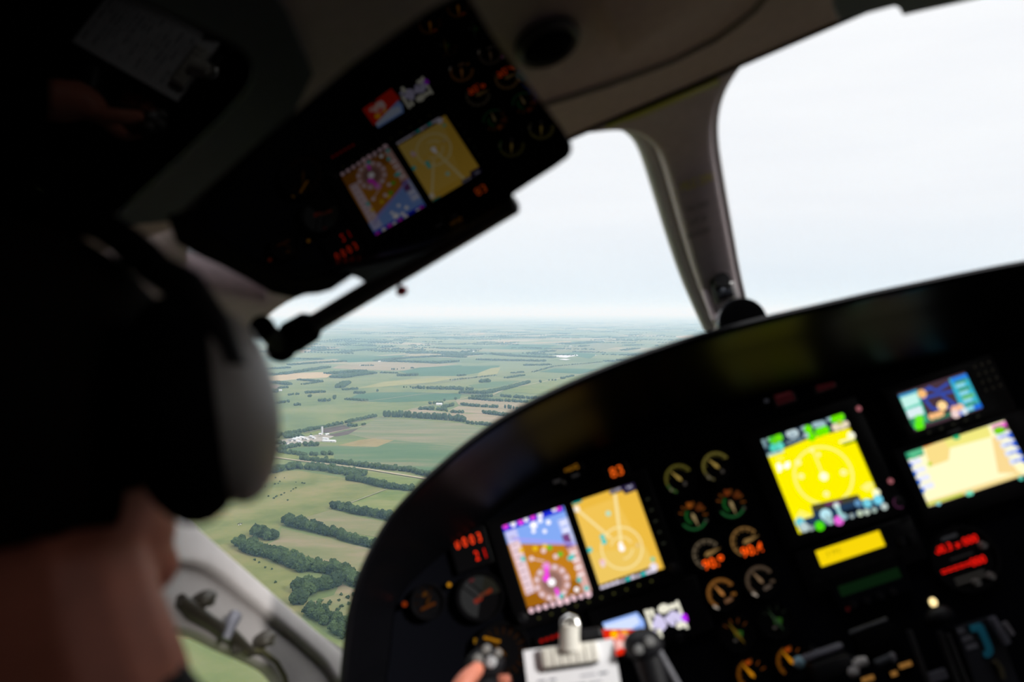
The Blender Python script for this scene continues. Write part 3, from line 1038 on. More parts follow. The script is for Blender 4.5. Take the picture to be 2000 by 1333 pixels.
def building(px, L, Wd, h, rz, roof, label, name='house', group=None, cat='house'):
    p = gnd(*px)
    o = bpy.data.objects.new(name, None)
    COL.objects.link(o)
    o.location = p
    o.rotation_euler = (0, 0, rz)
    tag(o, label, cat, group)
    L, Wd, h = L * 0.72, Wd * 0.72, h * 0.72
    mb = MB()
    mb.box((0, 0, h / 2), (L, Wd, h), WALLW)
    mb.add([(-L / 2, -Wd / 2, h), (-L / 2, Wd / 2, h), (-L / 2, 0, h + Wd * 0.3), (L / 2, -Wd / 2, h), (L / 2, Wd / 2, h), (L / 2, 0, h + Wd * 0.3)], [[0, 1, 2], [3, 4, 5]], WALLW)
    mb.build('walls', o)
    mb = MB()
    e, t = 0.5, 0.25
    for s in (-1, 1):
        a = Vector((0, s * (Wd / 2 + e), h - e * 0.6))
        b = Vector((0, 0, h + Wd * 0.3 + 0.1))
        x0, x1 = -L / 2 - e, L / 2 + e
        q = [(x0, a.y, a.z), (x1, a.y, a.z), (x1, b.y, b.z), (x0, b.y, b.z)]
        mb.add(q + [(v[0], v[1], v[2] + t) for v in q], [[0, 1, 2, 3], [4, 5, 6, 7], [0, 1, 5, 4], [1, 2, 6, 5], [2, 3, 7, 6], [3, 0, 4, 7]], roof)
    mb.build('roof', o)
    mb = MB()
    mb.box((L * 0.2, -Wd / 2 - 0.03, 1.3), (2.2, 0.1, 2.6), DOORM)
    mb.build('door', o)
    return o


random.seed(7)
for x, y, L, Wd, h, lab in [(385, 408, 22, 12, 6, 'broad white farm building at the village end of the yard'), (415, 400, 18, 11, 7, 'tall white farm building in the middle of the yard'), (455, 392, 24, 12, 6, 'long white farm building behind the middle of the yard'),
                            (500, 398, 14, 9, 4, 'small white farm house facing the track'), (545, 378, 20, 10, 5, 'white farm building under the trees by the soil patch'), (570, 388, 12, 8, 4, 'white shed next to the tall silo'),
                            (340, 412, 14, 9, 4, 'white cottage at the road side of the farm'), (250, 425, 12, 8, 4, 'white cottage among the trees apart from the farm'), (300, 440, 12, 8, 4, 'small white cottage by the brown field'), (430, 425, 16, 8, 4, 'white shed before the farm yard'),
                            (630, 350, 10, 8, 4, 'small white outbuilding beneath the silo'), (180, 405, 10, 8, 4, 'small white house in the trees beyond the cottage')]:
    building(cA(x, y), L, Wd, h, random.uniform(-0.9, -0.3), ROOFG if random.random() < 0.75 else ROOFD, lab)
building(cA(715, 418), 44, 10, 4, math.radians(-14), ROOFG, 'long low white shed on the grass beyond the farm', 'shed', cat='shed')
building(cA(690, 350), 16, 7, 3, math.radians(60), ROOFG, 'narrow white shed on the track past the silo', 'shed', cat='shed')
building(cA(680, 392), 20, 8, 3, math.radians(-20), ROOFG, 'pale shed between the yard and the long shed', 'shed', cat='shed')
building(cE(890, 160), 26, 14, 6, math.radians(-10), ROOFG, 'white farmhouse hidden in the copse above the tan fields', cat='house')
for i, (x, y) in enumerate([(1490, 297), (1510, 292), (1530, 299), (1555, 300), (1580, 302), (1600, 297), (1620, 303), (1640, 298), (1540, 288), (1500, 303), (1565, 307), (1610, 307), (1790, 240), (1830, 236), (1810, 244)]):
    building(cD(x, y), random.uniform(14, 24), 10, 5, random.uniform(-1, 1), ROOFG, 'tiny white house in the hamlet at the edge of the hood' if i < 12 else 'tiny white house near the foot of the centre post', group='hamlet houses' if i < 12 else 'houses by the post')
for i, (x, y, lab) in enumerate([(962, 244, 'lone white farmhouse in the far teal fields'), (1195, 208, 'white house at the end of the far dark wood'), (740, 291, 'white farmhouse just short of the bright lake'), (270, 282, 'white farmhouse above the far woodland strip'),
                                 (1075, 150, 'pale barn far off near the horizon'), (1140, 310, 'pale house on the dry field beyond the lake'), (578, 222, 'white dot of a house by the far straw strip')]):
    building(cD(x, y), 24, 13, 6, 0.3 * i, ROOFG, lab)
building(cC(1205, 437), 22, 11, 6, 0.4, ROOFG, 'white house at the tip of the twin dark woods')
building(cC(1030, 474), 26, 9, 4, -0.3, ROOFG, 'pale shed beside the short row of far trees', 'shed', cat='shed')
building(cC(235, 722), 20, 12, 5, 0.2, ROOFG, 'white house below the brown field on the far plain')

p = gnd(*cA(645, 345))
o = tag(bpy.data.objects.new('silo', None), 'tall pale grey silo standing over the farm yard', 'silo')
COL.objects.link(o)
o.location = p
MB().cyl((0, 0, 0), (0, 0, 19), 2.6, ROOFG, 20).build('tank', o, smooth=True)
MB().ball((0, 0, 19), (2.6, 2.6, 1.6), ROOFD, 20).build('dome', o, smooth=True)
p = gnd(*cA(1695, 888))
o = tag(bpy.data.objects.new('quonset_barn', None), 'white arched barn beside the gravel road at the hood', 'barn')
COL.objects.link(o)
o.location = p
o.rotation_euler = (0, 0, math.radians(-8))
mb = MB()
N = 14
vs = []
for x in (-10, 10):
    for j in range(N + 1):
        q = math.pi * j / N
        vs.append((x, -4.5 * math.cos(q), 5.0 * math.sin(q)))
mb.add(vs, [[j, j + 1, N + 2 + j, N + 1 + j] for j in range(N)], ROOFG)
mb.build('arched_roof', o, smooth=True)
MB().add(vs, [list(range(N + 1)), list(range(N + 1, 2 * N + 2))], WALLW).build('end_wall', o)
MB().box((-10.05, 0, 1.6), (0.1, 3.2, 3.2), DOORM).build('door', o)

# haze over the plain
hm = bpy.data.materials.new('blue_haze')
hm.use_nodes = True
nt = hm.node_tree
nt.nodes.clear()
ho = nt.nodes.new('ShaderNodeOutputMaterial')
hs = nt.nodes.new('ShaderNodeVolumeScatter')
hs.inputs['Color'].default_value = (0.47, 0.755, 1.0, 1)
hs.inputs['Density'].default_value = 1.0 / 10800
ha = nt.nodes.new('ShaderNodeVolumeAbsorption')
ha.inputs['Color'].default_value = (0.0, 0.0, 0.08, 1)
ha.inputs['Density'].default_value = 0.07 / 14500
hx = nt.nodes.new('ShaderNodeAddShader')
nt.links.new(hs.outputs[0], hx.inputs[0])
nt.links.new(ha.outputs[0], hx.inputs[1])
nt.links.new(hx.outputs[0], ho.inputs['Volume'])
mb = MB()
mb.box((0, 36150, -30), (150000, 72000, 550), hm)
tag(mb.build('haze', mw=GW), 'thin blue haze lying over the distant plain', 'haze', kind='stuff')


# ================================================================ THE COCKPIT SHELL
X0, X1, YB, ZF = -0.38, 1.45, -2.0, -0.95        # side walls, aft bulkhead, floor
ZC = 0.38                                         # headliner
WK = 0.215 / 0.63
WN = (0, WK, 1.0)
WD = 0.385 - WK * 0.38                            # plane of the windshield frame's inner face
Wn = Vector(WN).normalized()
WV = Vector((0, 1, -WK)).normalized()
WO = Vector((0, 0, WD))


def w2(px, py):
    p = on(px, py, WN, WD)
    return (p.x, p.y / WV.y)


def wy(x, y):
    return (x, y / WV.y)


def dense(pts, n=5, closed=False):
    return [(p.x, p.y) for p in spline([(a, b, 0) for a, b in pts], n, closed)]


post_l = [w2(*q) for q in [(1160, 266), (1205, 262), (1245, 268), (1278, 290), (1298, 325), (1320, 400), (1345, 490), (1372, 575), (1410, 668)]]
post_r = [w2(*q) for q in [(1470, 660), (1445, 560), (1425, 455), (1408, 360), (1397, 285), (1399, 230), (1416, 180), (1450, 132), (1495, 98), (1560, 62), (1640, 22), (1740, -26)]]
lead = [w2(*q) for q in [(420, 770), (455, 715), (492, 662), (525, 625), (562, 598), (610, 575), (660, 552)]]
# one outline: header, centre post, starboard frame; the port windshield wraps down past the frame to the side post
outline = [wy(X0, -0.62), wy(X1, -0.62), wy(X1, 0.47), wy(0.50, 0.47)] + dense(post_l, 4)[::-1] + [wy(0.22, -0.40), wy(0.06, -0.40), wy(-0.03, -0.37)] + dense(lead, 3)[::-1] + [wy(X0, -0.10)]
hole2 = dense(post_r, 4) + [wy(0.80, -0.47), wy(1.33, -0.52), wy(1.40, -0.45), wy(1.40, 0.43), wy(0.578, 0.43)]
strip = [w2(*q) for q in [(366, 488), (400, 498), (440, 518), (485, 543), (528, 566), (515, 586), (478, 573), (430, 561), (366, 553)]]
mb = sheet(outline, [hole2, strip], 0.018, 0.010, WO + Wn * 0.028, (1, 0, 0), WV, Wn, POSTM, 3)
struct(mb.build('wall_front', mw=M, smooth=True))

# glass: the port pane wraps from the header down to the side post and the cowl
edge = [(665, 1268), (600, 1212), (520, 1142), (440, 1072), (365, 1005)]
SIDE = (1, 0, 0)
side_edge = [on(px, py, SIDE, X0) for px, py in edge]
go = Wn * 0.045
mb = MB()
g1 = dense(post_l, 4)[::-1] + [wy(0.22, -0.40), wy(0.06, -0.40), wy(-0.03, -0.37)] + dense(lead, 3)[::-1] + [wy(X0, -0.10), wy(X0, 0.33), wy(0.47, 0.33)]
mb.face([WO + Vector((1, 0, 0)) * a + WV * b + go for a, b in g1], GLASS)
wl = lambda y: Vector((X0, y, WD - WK * y)) + go
mb.face([wl(0.33)] + [Vector((X0 - 0.01, q.y, q.z)) for q in side_edge] + [wl(-0.10)], GLASS)
mb.face([wl(0.33), Vector((X0 - 0.01, side_edge[0].y, side_edge[0].z)), Vector((-0.20, 0.36, -0.12)), Vector((0.10, 0.36, 0.13)), Vector((0.47, 0.36, 0.17)), Vector((0.47, 0.33, WD - WK * 0.33)) + go], GLASS)
struct(mb.build('window_1', mw=M))
mb = MB()
mb.face([WO + Vector((1, 0, 0)) * a + WV * b + go for a, b in hole2], GLASS)
struct(mb.build('window_2', mw=M))


# left side wall: a raised post along the windshield edge, a recessed panel and the side window
def s2(px, py):
    p = on(px, py, SIDE, X0)
    return (p.y, p.z)


wz = lambda y: WD - WK * y
band_out = [s2(690, 1290)] + [s2(*q) for q in edge] + [(-0.205, 0.165), (-0.215, 0.21), (-0.205, 0.26), (-0.16, wz(-0.16) + 0.01), (-0.30, wz(-0.30) + 0.02), (-0.46, wz(-0.46) + 0.02)]
arch = [s2(*q) for q in [(662, 1330), (640, 1296), (600, 1258), (545, 1212), (490, 1168), (440, 1128), (405, 1108), (368, 1100), (335, 1108)]]
mb = sheet(band_out + [(YB, 0.44), (YB, 0.0), (-0.55, 0.02), (-0.46, 0.05), (-0.40, 0.065)] + [s2(320, 1112)] + dense(arch, 4)[::-1] + [s2(690, 1345)],
           [], 0.006, 0.010, (X0 - 0.016, 0, 0), (0, 1, 0), (0, 0, 1), (1, 0, 0), TRIMW, 3)
struct(mb.build('wall_left', mw=M, smooth=True))
XR = X0 - 0.016
s3 = lambda px, py: (on(px, py, SIDE, XR).y, on(px, py, SIDE, XR).z)
win3 = [s3(*p) for p in [(300, 1215), (352, 1226), (400, 1240), (450, 1265), (505, 1290), (540, 1312), (566, 1350)]]
win3 = dense(win3, 3) + [(0.0, -0.20), (-0.05, -0.24), (-0.35, -0.24), (-0.44, -0.16), (-0.42, -0.03)]
rec = [s2(700, 1270), s2(640, 1230), s2(560, 1165), s2(470, 1080), s2(400, 1040), s2(330, 1030), (-0.5, 0.1), (-1.2, 0.1), (-1.2, -0.4), (0.36, -0.4), (0.36, -0.14)]
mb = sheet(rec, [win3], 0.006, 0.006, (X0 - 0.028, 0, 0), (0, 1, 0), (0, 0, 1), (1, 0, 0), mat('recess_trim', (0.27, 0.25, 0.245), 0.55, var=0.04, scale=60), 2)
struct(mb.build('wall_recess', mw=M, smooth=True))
mb = MB()
mb.face([(X0 - 0.036, a, b) for a, b in win3], GLASS)
struct(mb.build('window_5', mw=M))
mb = MB()
mb.box((X0 - 0.07, -0.82, -0.68), (0.03, 2.36, 0.58), POSTM)
mb.box((X0 - 0.07, -1.62, 0.02), (0.03, 0.86, 0.9), POSTM)
struct(mb.build('wall_side', mw=M))
side = [(0.40, -0.98), (0.40, 0.44), (YB, 0.44), (YB, -0.98)]
sun_ports = [[(-1.35 + 0.27 * math.copysign(abs(math.cos(q * 0.3927)) ** 0.5, math.cos(q * 0.3927)), 0.12 + 0.25 * math.copysign(abs(math.sin(q * 0.3927)) ** 0.5, math.sin(q * 0.3927))) for q in range(16)]]  # unseen cabin port, added and sized to let sun onto clipboard and window post
mb = sheet(side, sun_ports, 0.012, 0.008, (X1 + 0.03, 0, 0), (0, 1, 0), (0, 0, 1), (1, 0, 0), POSTM, 2)
struct(mb.build('wall_right', mw=M, smooth=True))  # unseen wall, copilot's window left out to keep sun off the panel
for i, q in enumerate(sun_ports):
    mb = MB()
    mb.face([(X1 + 0.035, a, b) for a, b in q], GLASS)
    struct(mb.build('window_%d' % (i + 4), mw=M))  # glazing of the added port
mb = MB()
mb.box(((X0 + X1) / 2, YB, -0.3), (X1 - X0 + 0.2, 0.05, 1.5), BLACK)
struct(mb.build('wall_back', mw=M))
mb = MB()
mb.box(((X0 + X1) / 2, -0.82, ZF - 0.03), (X1 - X0 + 0.2, 2.5, 0.05), BLACK)
struct(mb.build('floor', mw=M))

# headliner with its front lip, seams and a raised service panel
CY = -0.398
CN = (0, 0, 1)


def c2(px, py, z=ZC):
    p = on(px, py, CN, z)
    return (p.x, p.y)


ca, cb = c2(1110, 272), c2(1750, -3)
ck = (cb[1] - ca[1]) / (cb[0] - ca[0])
lip = lambda x: ca[1] + ck * (x - ca[0])
cl0, cl1, cl2 = c2(705, 447), c2(600, 475), c2(345, 450)
mb = sheet([(X0 - 0.1, YB), (X1 + 0.1, YB), (X1 + 0.1, lip(X1 + 0.1)), cl0, cl1, cl2, (X0 - 0.1, cl2[1] - 0.02)], [], 0.010, 0.006, (0, 0, ZC + 0.016), (1, 0, 0), (0, 1, 0), (0, 0, 1), LINER, 2)
struct(mb.build('ceiling', mw=M, smooth=True))
pan = [c2(*p) for p in [(1395, -8), (1330, 28), (1262, 65), (1215, 88), (1203, 78), (1190, 40), (1172, -10), (1150, -80), (1330, -260), (1640, -160)]]
mb = sheet(dense(pan, 4, True), [], 0.003, 0.004, (0, 0, ZC - 0.006), (1, 0, 0), (0, 1, 0), (0, 0, 1), LINER, 2)
struct(mb.build('trim_1', mw=M, smooth=True))
mb = MB()
mb.tube([(x, lip(x) - 0.001, ZC + 0.004) for x in (cl0[0], 0.1, 0.3, 0.6, X1 + 0.1)], 0.0065, RUBBER, 10)
struct(mb.build('trim_2', mw=M, smooth=True))
OLIVE = mat('olive_acrylic', (0.5, 0.5, 0.05), 0.35, var=0.1)
mb = MB()
a, b = on(1186, 253, WN, WD - 0.002), on(1402, 154, WN, WD - 0.002)
t = (b - a)
mb.box((a + b) / 2, (t.length, 0.012, 0.003), OLIVE, Matrix.Rotation(math.atan2(t.y, t.x), 3, 'Z'))
struct(mb.build('trim_3', mw=M))
# darker shallow groove running across the headliner
mb = MB()
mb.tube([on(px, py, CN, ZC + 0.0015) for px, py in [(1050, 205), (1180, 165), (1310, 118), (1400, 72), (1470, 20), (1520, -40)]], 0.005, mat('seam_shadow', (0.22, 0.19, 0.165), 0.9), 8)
struct(mb.build('trim_4', mw=M, smooth=True))
# narrow tinted quarter pane at the head of the windshield
tm = GLASS.copy()
tm.name = 'tinted_glass'
[q for q in tm.node_tree.nodes if q.type == 'BSDF_TRANSPARENT'][0].inputs['Color'].default_value = (0.150, 0.143, 0.146, 1)
mb = MB()
mb.face([WO + Vector((1, 0, 0)) * a + WV * b + go for a, b in strip], tm)
struct(mb.build('window_3', mw=M))
# pale seal strips along the centre post, added for its sky-lit edges
for k_, (line, dx) in enumerate(((post_r, 0.004), (post_l[2:], -0.004))):
    mb = MB()
    mb.tube(spline([WO + Vector((a + dx * (2.2 if k_ else 1), 0, 0)) + WV * b + Wn * (0.040 if k_ else 0.012) for a, b in line], 4), 0.012 if k_ else 0.0052, mat('lit_edge_seal', (0.72, 0.70, 0.69), 0.5, var=0.03), 10)
    struct(mb.build('trim_%d' % (7 + k_), mw=M, smooth=True))

# headliner between the two visors, its deeper shade put in as a dark sheet
mb = sheet([c2(*q) for q in [(120, -140), (470, -110), (560, 20), (610, 140), (560, 240), (450, 350), (345, 425), (200, 440), (-300, 330)]], [], 0.001, 0.001, (0, 0, ZC - 0.002), (1, 0, 0), (0, 1, 0), (0, 0, 1), mat('shaded_liner', (0.045, 0.050, 0.062), 0.8, var=0.1, scale=80), 1)
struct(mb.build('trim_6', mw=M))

# round ball vent in the headliner
p = on(1066, 78, CN, ZC)
t = thing('air_vent', 'round black ball vent in the beige headliner above the sun visor', 'vent', (p.x, p.y, ZC))
RX = Matrix.Rotation(math.radians(-90), 3, 'X')
mb = MB()
mb.lathe([(0.030, 0.0), (0.0315, 0.006), (0.028, 0.010), (0.024, 0.008), (0.024, 0.0)], mat('vent_ring', (0.05, 0.04, 0.035), 0.5), 32)
mb.v = [tuple(RX @ Vector(v)) for v in mb.v]
mb.build('ring', t, smooth=True)
MB().ball((0, 0, -0.001), (0.0275, 0.0275, 0.015), RUBBER, 24).build('ball', t, smooth=True)
MB().cyl((0.004, 0, -0.014), (0.004, 0, -0.0165), 0.009, RUBBER, 20).build('nozzle', t, smooth=True)

# ---------------------------------------------------------------- glareshield
RIM = [(668, 1420), (676, 1333), (683, 1260), (693, 1190), (718, 1110), (762, 1028), (810, 970), (862, 920), (928, 865), (1000, 816), (1095, 767), (1200, 722), (1300, 686), (1400, 655), (1500, 629), (1600, 606), (1700, 583), (1800, 562), (1900, 541), (2000, 522), (2150, 497), (2400, 470)]
YR = -0.15
rim = [cz(px, py, YR) for px, py in RIM]
rim = [Vector((rim[0].x - 0.012, YR, -0.42)), Vector((rim[0].x - 0.006, YR, -0.32))] + rim
e = rim[-1]
rim += [Vector((1.30, YR, e.z - 0.04)), Vector((1.40, YR, e.z - 0.12)), Vector((1.42, YR, -0.3))]
rim = spline(rim, 5)


def board_pt(p):
    """edge of the instrument board behind a point of the hood's rim"""
    k = min(1.0, max(0.0, (p.z + 0.10) / 0.22))
    k = k * k * (3 - 2 * k)
    return Vector((p.x + 0.02 * (1 - k) * (1 if p.x < 0.6 else -1), 0.004, p.z - 0.088 * k))


mb = MB()
n = len(rim)
rows = []
for i, p in enumerate(rim):
    t = (rim[min(n - 1, i + 1)] - rim[max(0, i - 1)]).normalized()
    o = Vector((-t.z, 0, t.x))
    if i == 0:
        o = Vector((-1, 0, 0))
    b = board_pt(p)
    q = p + o * (-0.004)
    prof = [b, b.lerp(q, 0.35) + Vector((0, 0, 0.006)), b.lerp(q, 0.7) + Vector((0, 0, 0.006)), q + Vector((0, 0.012, 0)), p + Vector((0, -0.001, 0)) - o * 0.001, p + Vector((0, -0.005, 0)) + o * 0.004,
            p + Vector((0, -0.001, 0)) + o * 0.009, p + Vector((0, 0.010, 0)) + o * 0.010]
    up = max(0.0, o.z)
    back = p + o * 0.010
    prof += [Vector((back.x + 0.02 * (1 - up) * (1 if p.x < 0.6 else -1), 0.1, back.z - 0.005 * up)), Vector((back.x + 0.03 * (1 - up) * (1 if p.x < 0.6 else -1), 0.33, back.z - 0.035 * up))]
    rows.append(prof)
cowl = [(r[-1].x, r[-1].z) for r in rows]
cowl = [(cowl[0][0], -0.95)] + cowl[::2] + [(cowl[-1][0], -0.95)]
struct(sheet(cowl, [], 0.01, 0.0, (0, 0.33, 0), (1, 0, 0), (0, 0, 1), (0, 1, 0), BLACK).build('wall_nose', mw=M))
nose = []
for r in rows[4:-4:2]:
    q = r[-1]
    line = []
    for i in range(7):
        f = i / 6
        line.append(Vector((0.53 + (q.x - 0.53) * (1 - 0.55 * f ** 1.6), 0.345 + 1.5 * f, q.z - 0.012 - 0.16 * f - 0.22 * f * f)))
    nose.append(line)
nb = MB()
nn = len(nose)
nb.add([v for l in nose for v in l], [[i * 7 + j, (i + 1) * 7 + j, (i + 1) * 7 + j + 1, i * 7 + j + 1] for i in range(nn - 1) for j in range(6)], mat('nose_paint', (0.045, 0.043, 0.04), 0.6, var=0.05, scale=5))
t = thing('aircraft_nose', 'matt dark aircraft nose ahead of the windshield, under the hood line', 'aircraft nose')
nb.build('skin', t, smooth=True)
k = len(rows[0])
vs = [v for r in rows for v in r]
mb.add(vs, [[i * k + j, (i + 1) * k + j, (i + 1) * k + j + 1, i * k + j + 1] for i in range(n - 1) for j in range(k - 1)], HOODM)
t = thing('glareshield', 'black curved glareshield hood arching over the instrument panel', 'glareshield')
mb.build('hood', t, smooth=True)

# ---------------------------------------------------------------- instrument board
t = thing('instrument_panel', 'wide dark instrument board under the curved black hood', 'instrument panel')
bp = [board_pt(p) for p in rim]
pts = [(p.x, p.z) for p in bp[2:-2:2]]
pts = [(pts[0][0], -0.52)] + pts + [(pts[-1][0], -0.52)]
sheet(pts, [], 0.004, 0.0, (0, 0.014, 0), (1, 0, 0), (0, 0, 1), (0, 1, 0), PANELM).build('board', t)
mb = MB()
for px, py in [(1905, 700), (1955, 735), (1560, 900), (1440, 1300), (1480, 690 + 110), (1990, 1080), (1650, 1190), (1770, 1155), (1850, 1148), (980, 960), (900, 1030), (1005, 1130), (1280, 880), (1440, 880), (1860, 1235), (1310, 1150)]:
    p = cz(px, py, 0.01)
    mb.lathe([(0, -0.003), (0.0028, -0.002), (0.0032, 0.0)], RUBBER, 10, (p.x, 0.01, p.z))
o = mb.build('screws', t, smooth=True)
o['kind'] = 'stuff'
o.name = 'screw_heads'


# ---------------------------------------------------------------- screens and instruments
class Face(MB):
    """a lit screen drawn on the board plane from traced points; each layer a hair nearer"""

    def __init__(self, org, f):
        super().__init__()
        self.o = org
        self.fn = f
        self.y = 0.0
        self.clip = None

    def lay(self):
        self.y -= 0.00012
        return self.y

    def xz(self, x, y):
        p = cz(*self.fn(x, y))
        return (p.x - self.o[0], 0, p.z - self.o[2])

    def poly(self, pts, m):
        y = self.lay()
        q = [(self.xz(*p)[0], self.xz(*p)[2]) for p in pts]
        if self.clip:
            x0, z0, x1, z1 = self.clip
            for ax, lim, sg in ((0, x0, 1), (0, x1, -1), (1, z0, -1), (1, z1, 1)):
                out = []
                for i in range(len(q)):
                    a, b = q[i - 1], q[i]
                    da, db = (a[ax] - lim) * sg, (b[ax] - lim) * sg
                    if (da >= 0) != (db >= 0):
                        t = da / (da - db)
                        out.append((a[0] + (b[0] - a[0]) * t, a[1] + (b[1] - a[1]) * t))
                    if db >= 0:
                        out.append(b)
                q = out
                if len(q) < 3:
                    return self
        return self.face([(a, y, b) for a, b in q], m)

    def dot(self, x, y, r, m, n=12):
        return self.disc(self.xz(x, y), r, self.lay(), m, n)

    def line(self, a, b, w, m):
        return self.strip(self.xz(*a), self.xz(*b), w, self.lay(), m)

    def ringat(self, x, y, r0, r1, m, a0=0, a1=360):
        return self.arc(self.xz(x, y), r0, r1, self.lay(), a0, a1, m, 40)

    def word(self, s, x, y, size, m, rot=0.0):
        return self.text(s, self.xz(x, y), size, m, self.lay(), rot=rot)


def q1(x, y): return (680 + x / 2.76, 850 + y / 2.76)
def q3(x, y): return (1450 + x / 3.809, 750 + y / 3.809)
def q4(x, y): return (1720 + x / 3.921, 680 + y / 3.921)
def q5(x, y): return (1500 + x / 4.0, 1000 + y / 4.0)
def q6(x, y): return (1140 + x / 4.762, 1150 + y / 4.762)
def qp(x, y): return (x, y)


def bezel(t, x0, z0, x1, z1, wins, d=0.006, r=0.0035, m=BEZEL):
    """housing plate with openings for the screens, its face just in front of them"""
    hs = [[(a, b), (c, b), (c, e), (a, e)] for a, b, c, e in wins]
    sheet([(x0, z0), (x1, z0), (x1, z1), (x0, z1)], hs, 0.002, 0.0015, (0, -0.001, 0), (1, 0, 0), (0, 0, 1), (0, 1, 0), m).build('bezel', t, smooth=True)
    MB().box(((x0 + x1) / 2, d + 0.0035, (z0 + z1) / 2), (x1 - x0, 0.013, z1 - z0), m, bevel=0.001).build('housing', t)


def soft_keys(t, pts, size=(0.006, 0.003, 0.004), lit=None, name='key', mat_=BEZEL):
    for p in pts:
        mb = MB()
        mb.box((p[0], -0.004, p[1]), size, mat_, bevel=0.0006)
        if lit:
            mb.rect(p[0] - size[0] * .28, p[1] - size[2] * .3, p[0] + size[0] * .28, p[1] + size[2] * .3, -0.0057, lit)
        mb.build(name, t)


# twin-screen flight display
WHT, PNK, MAG, CYN, GRN, YEL_ = em(255, 250, 255, 1.15), em(240, 214, 216), em(240, 60, 225, 1.1), em(60, 205, 200), em(70, 200, 50), em(245, 200, 20)
BRN, BRD, SKY, BLU, BLK = em(196, 126, 28), em(160, 98, 14), em(134, 172, 246), em(26, 42, 215), em(10, 8, 14)
O = (0.0, 0.0, 0.0)
t = thing('flight_display', 'black twin-screen flight display showing blue sky over brown and a tan map', 'flight display', (0, 0, 0))
bezel(t, -0.022, 0.014, 0.236, -0.153, [(0, 0, 0.099, -0.132), (0.1126, 0, 0.2116, -0.132)])
f = Face(O, q1)
f.rect(-0.0005, 0.0005, 0.0995, -0.1325, 0.0, SKY)
f.clip = (-0.0005, 0.0005, 0.0995, -0.1325)
f.poly([(800, 600), (890, 586), (1225, 593), (1420, 600), (1420, 990), (880, 1000)], BRN)
f.poly([(960, 840), (1310, 760), (1420, 990), (900, 1000)], BRD)
f.poly([(830, 497), (1155, 382), (1165, 410), (840, 525)], BLU)
for x, y in [(848, 492), (995, 443), (1135, 394), (930, 470)]:
    f.dot(x, y, 0.0042, MAG)
for x, y, r in [(890, 482, .004), (960, 458, .0035), (1035, 434, .004), (1000, 487, .0055), (1080, 472, .0035), (1035, 462, .0035), (1060, 520, .003), (1000, 520, .003), (1110, 400, .004)]:
    f.dot(x, y, r, WHT)
f.poly([(846, 525), (905, 505), (1008, 845), (962, 865)], em(236, 208, 216))
f.poly([(846, 525), (905, 505), (922, 565), (868, 585)], em(205, 205, 250))
for i in range(9):
    f.line((868 + i * 11.5, 560 + i * 36), (900 + i * 11.5, 549 + i * 36), 0.0012, em(150, 110, 120))
f.poly([(1128, 462), (1183, 442), (1232, 592), (1178, 605)], em(196, 206, 250))
f.poly([(1178, 605), (1232, 592), (1312, 842), (1268, 855), (1222, 700)], em(222, 176, 168))
for i in range(8):
    f.line((1145 + i * 13, 480 + i * 40), (1178 + i * 13, 468 + i * 40), 0.0022, WHT)
f.poly([(1150, 540), (1190, 528), (1215, 600), (1176, 612)], em(120, 70, 130))
f.line((890, 560), (1225, 588), 0.0035, em(170, 160, 245))
f.ringat(1100, 795, 0.016, 0.027, em(196, 146, 130))
f.dot(1100, 795, 0.0165, em(150, 110, 100), 24)
for i in range(12):
    a = math.radians(30 * i + 10)
    f.dot(1100 + 84 * math.sin(a), 795 - 84 * math.cos(a), 0.0034, em(240, 214, 224))
f.line((1062, 690), (1078, 725), 0.010, em(238, 150, 226))
f.line((1068, 715), (1076, 770), 0.006, MAG)
f.dot(1068, 772, 0.005, MAG)
f.line((1120, 825), (1138, 870), 0.005, MAG)
f.dot(1098, 793, 0.0058, WHT)
for x, y, m in [(935, 622, YEL_), (1010, 612, YEL_), (1062, 600, YEL_), (1088, 608, GRN), (1145, 642, GRN), (1055, 624, PNK), (990, 666, PNK), (1120, 655, PNK), (1210, 656, CYN), (1195, 664, CYN), (1285, 825, CYN), (1245, 780, CYN), (1150, 866, CYN), (946, 668, CYN), (1232, 832, WHT), (1208, 872, PNK)]:
    f.dot(x, y, 0.0036, m)
f.line((990, 666), (1060, 680), 0.0016, PNK)
f.poly([(972, 930), (1312, 838), (1330, 875), (985, 975)], em(60, 30, 40))
for i in range(9):
    f.dot(990 + i * 38, 944 - i * 11, 0.0038 + 0.001 * (i in (4, 5, 8)), em(246, 206, 216))
f.build('display', t, label='lit screen with blue sky, brown ground and a compass rose')
f = Face(O, q1)
f.rect(0.1121, 0.0005, 0.2121, -0.1325, 0.0, em(238, 188, 66))
f.clip = (0.1121, 0.0005, 0.2121, -0.1325)
f.poly([(1215, 420), (1440, 340), (1560, 560), (1600, 740), (1350, 820)], em(242, 196, 84))
f.poly([(1290, 640), (1600, 600), (1660, 720), (1352, 815)], em(240, 200, 96))
TANW = em(250, 228, 160)
f.line((1438, 318), (1475, 612), 0.0046, TANW)
f.line((1222, 392), (1420, 560), 0.0036, TANW)
f.ringat(1475, 610, 0.0290, 0.0318, TANW)
f.ringat(1475, 610, 0.0150, 0.0172, TANW, -60, 80)
f.ringat(1475, 610, 0.0150, 0.0172, TANW, 110, 190)
f.dot(1475, 612, 0.0045, WHT)
f.dot(1468, 590, 0.003, WHT)
for x, y, m, r in [(1402, 424, em(180, 226, 200), .004), (1370, 550, CYN, .0038), (1380, 576, CYN, .0042), (1302, 620, CYN, .0042), (1642, 670, em(120, 210, 170), .0034), (1370, 685, em(244, 190, 200), .0042), (1374, 700, PNK, .0036), (1232, 400, em(255, 240, 220), .0048), (1560, 595, em(230, 200, 140), .003)]:
    f.dot(x, y, r, m)
f.poly([(1208, 362), (1258, 344), (1262, 360), (1212, 380)], em(20, 150, 140))
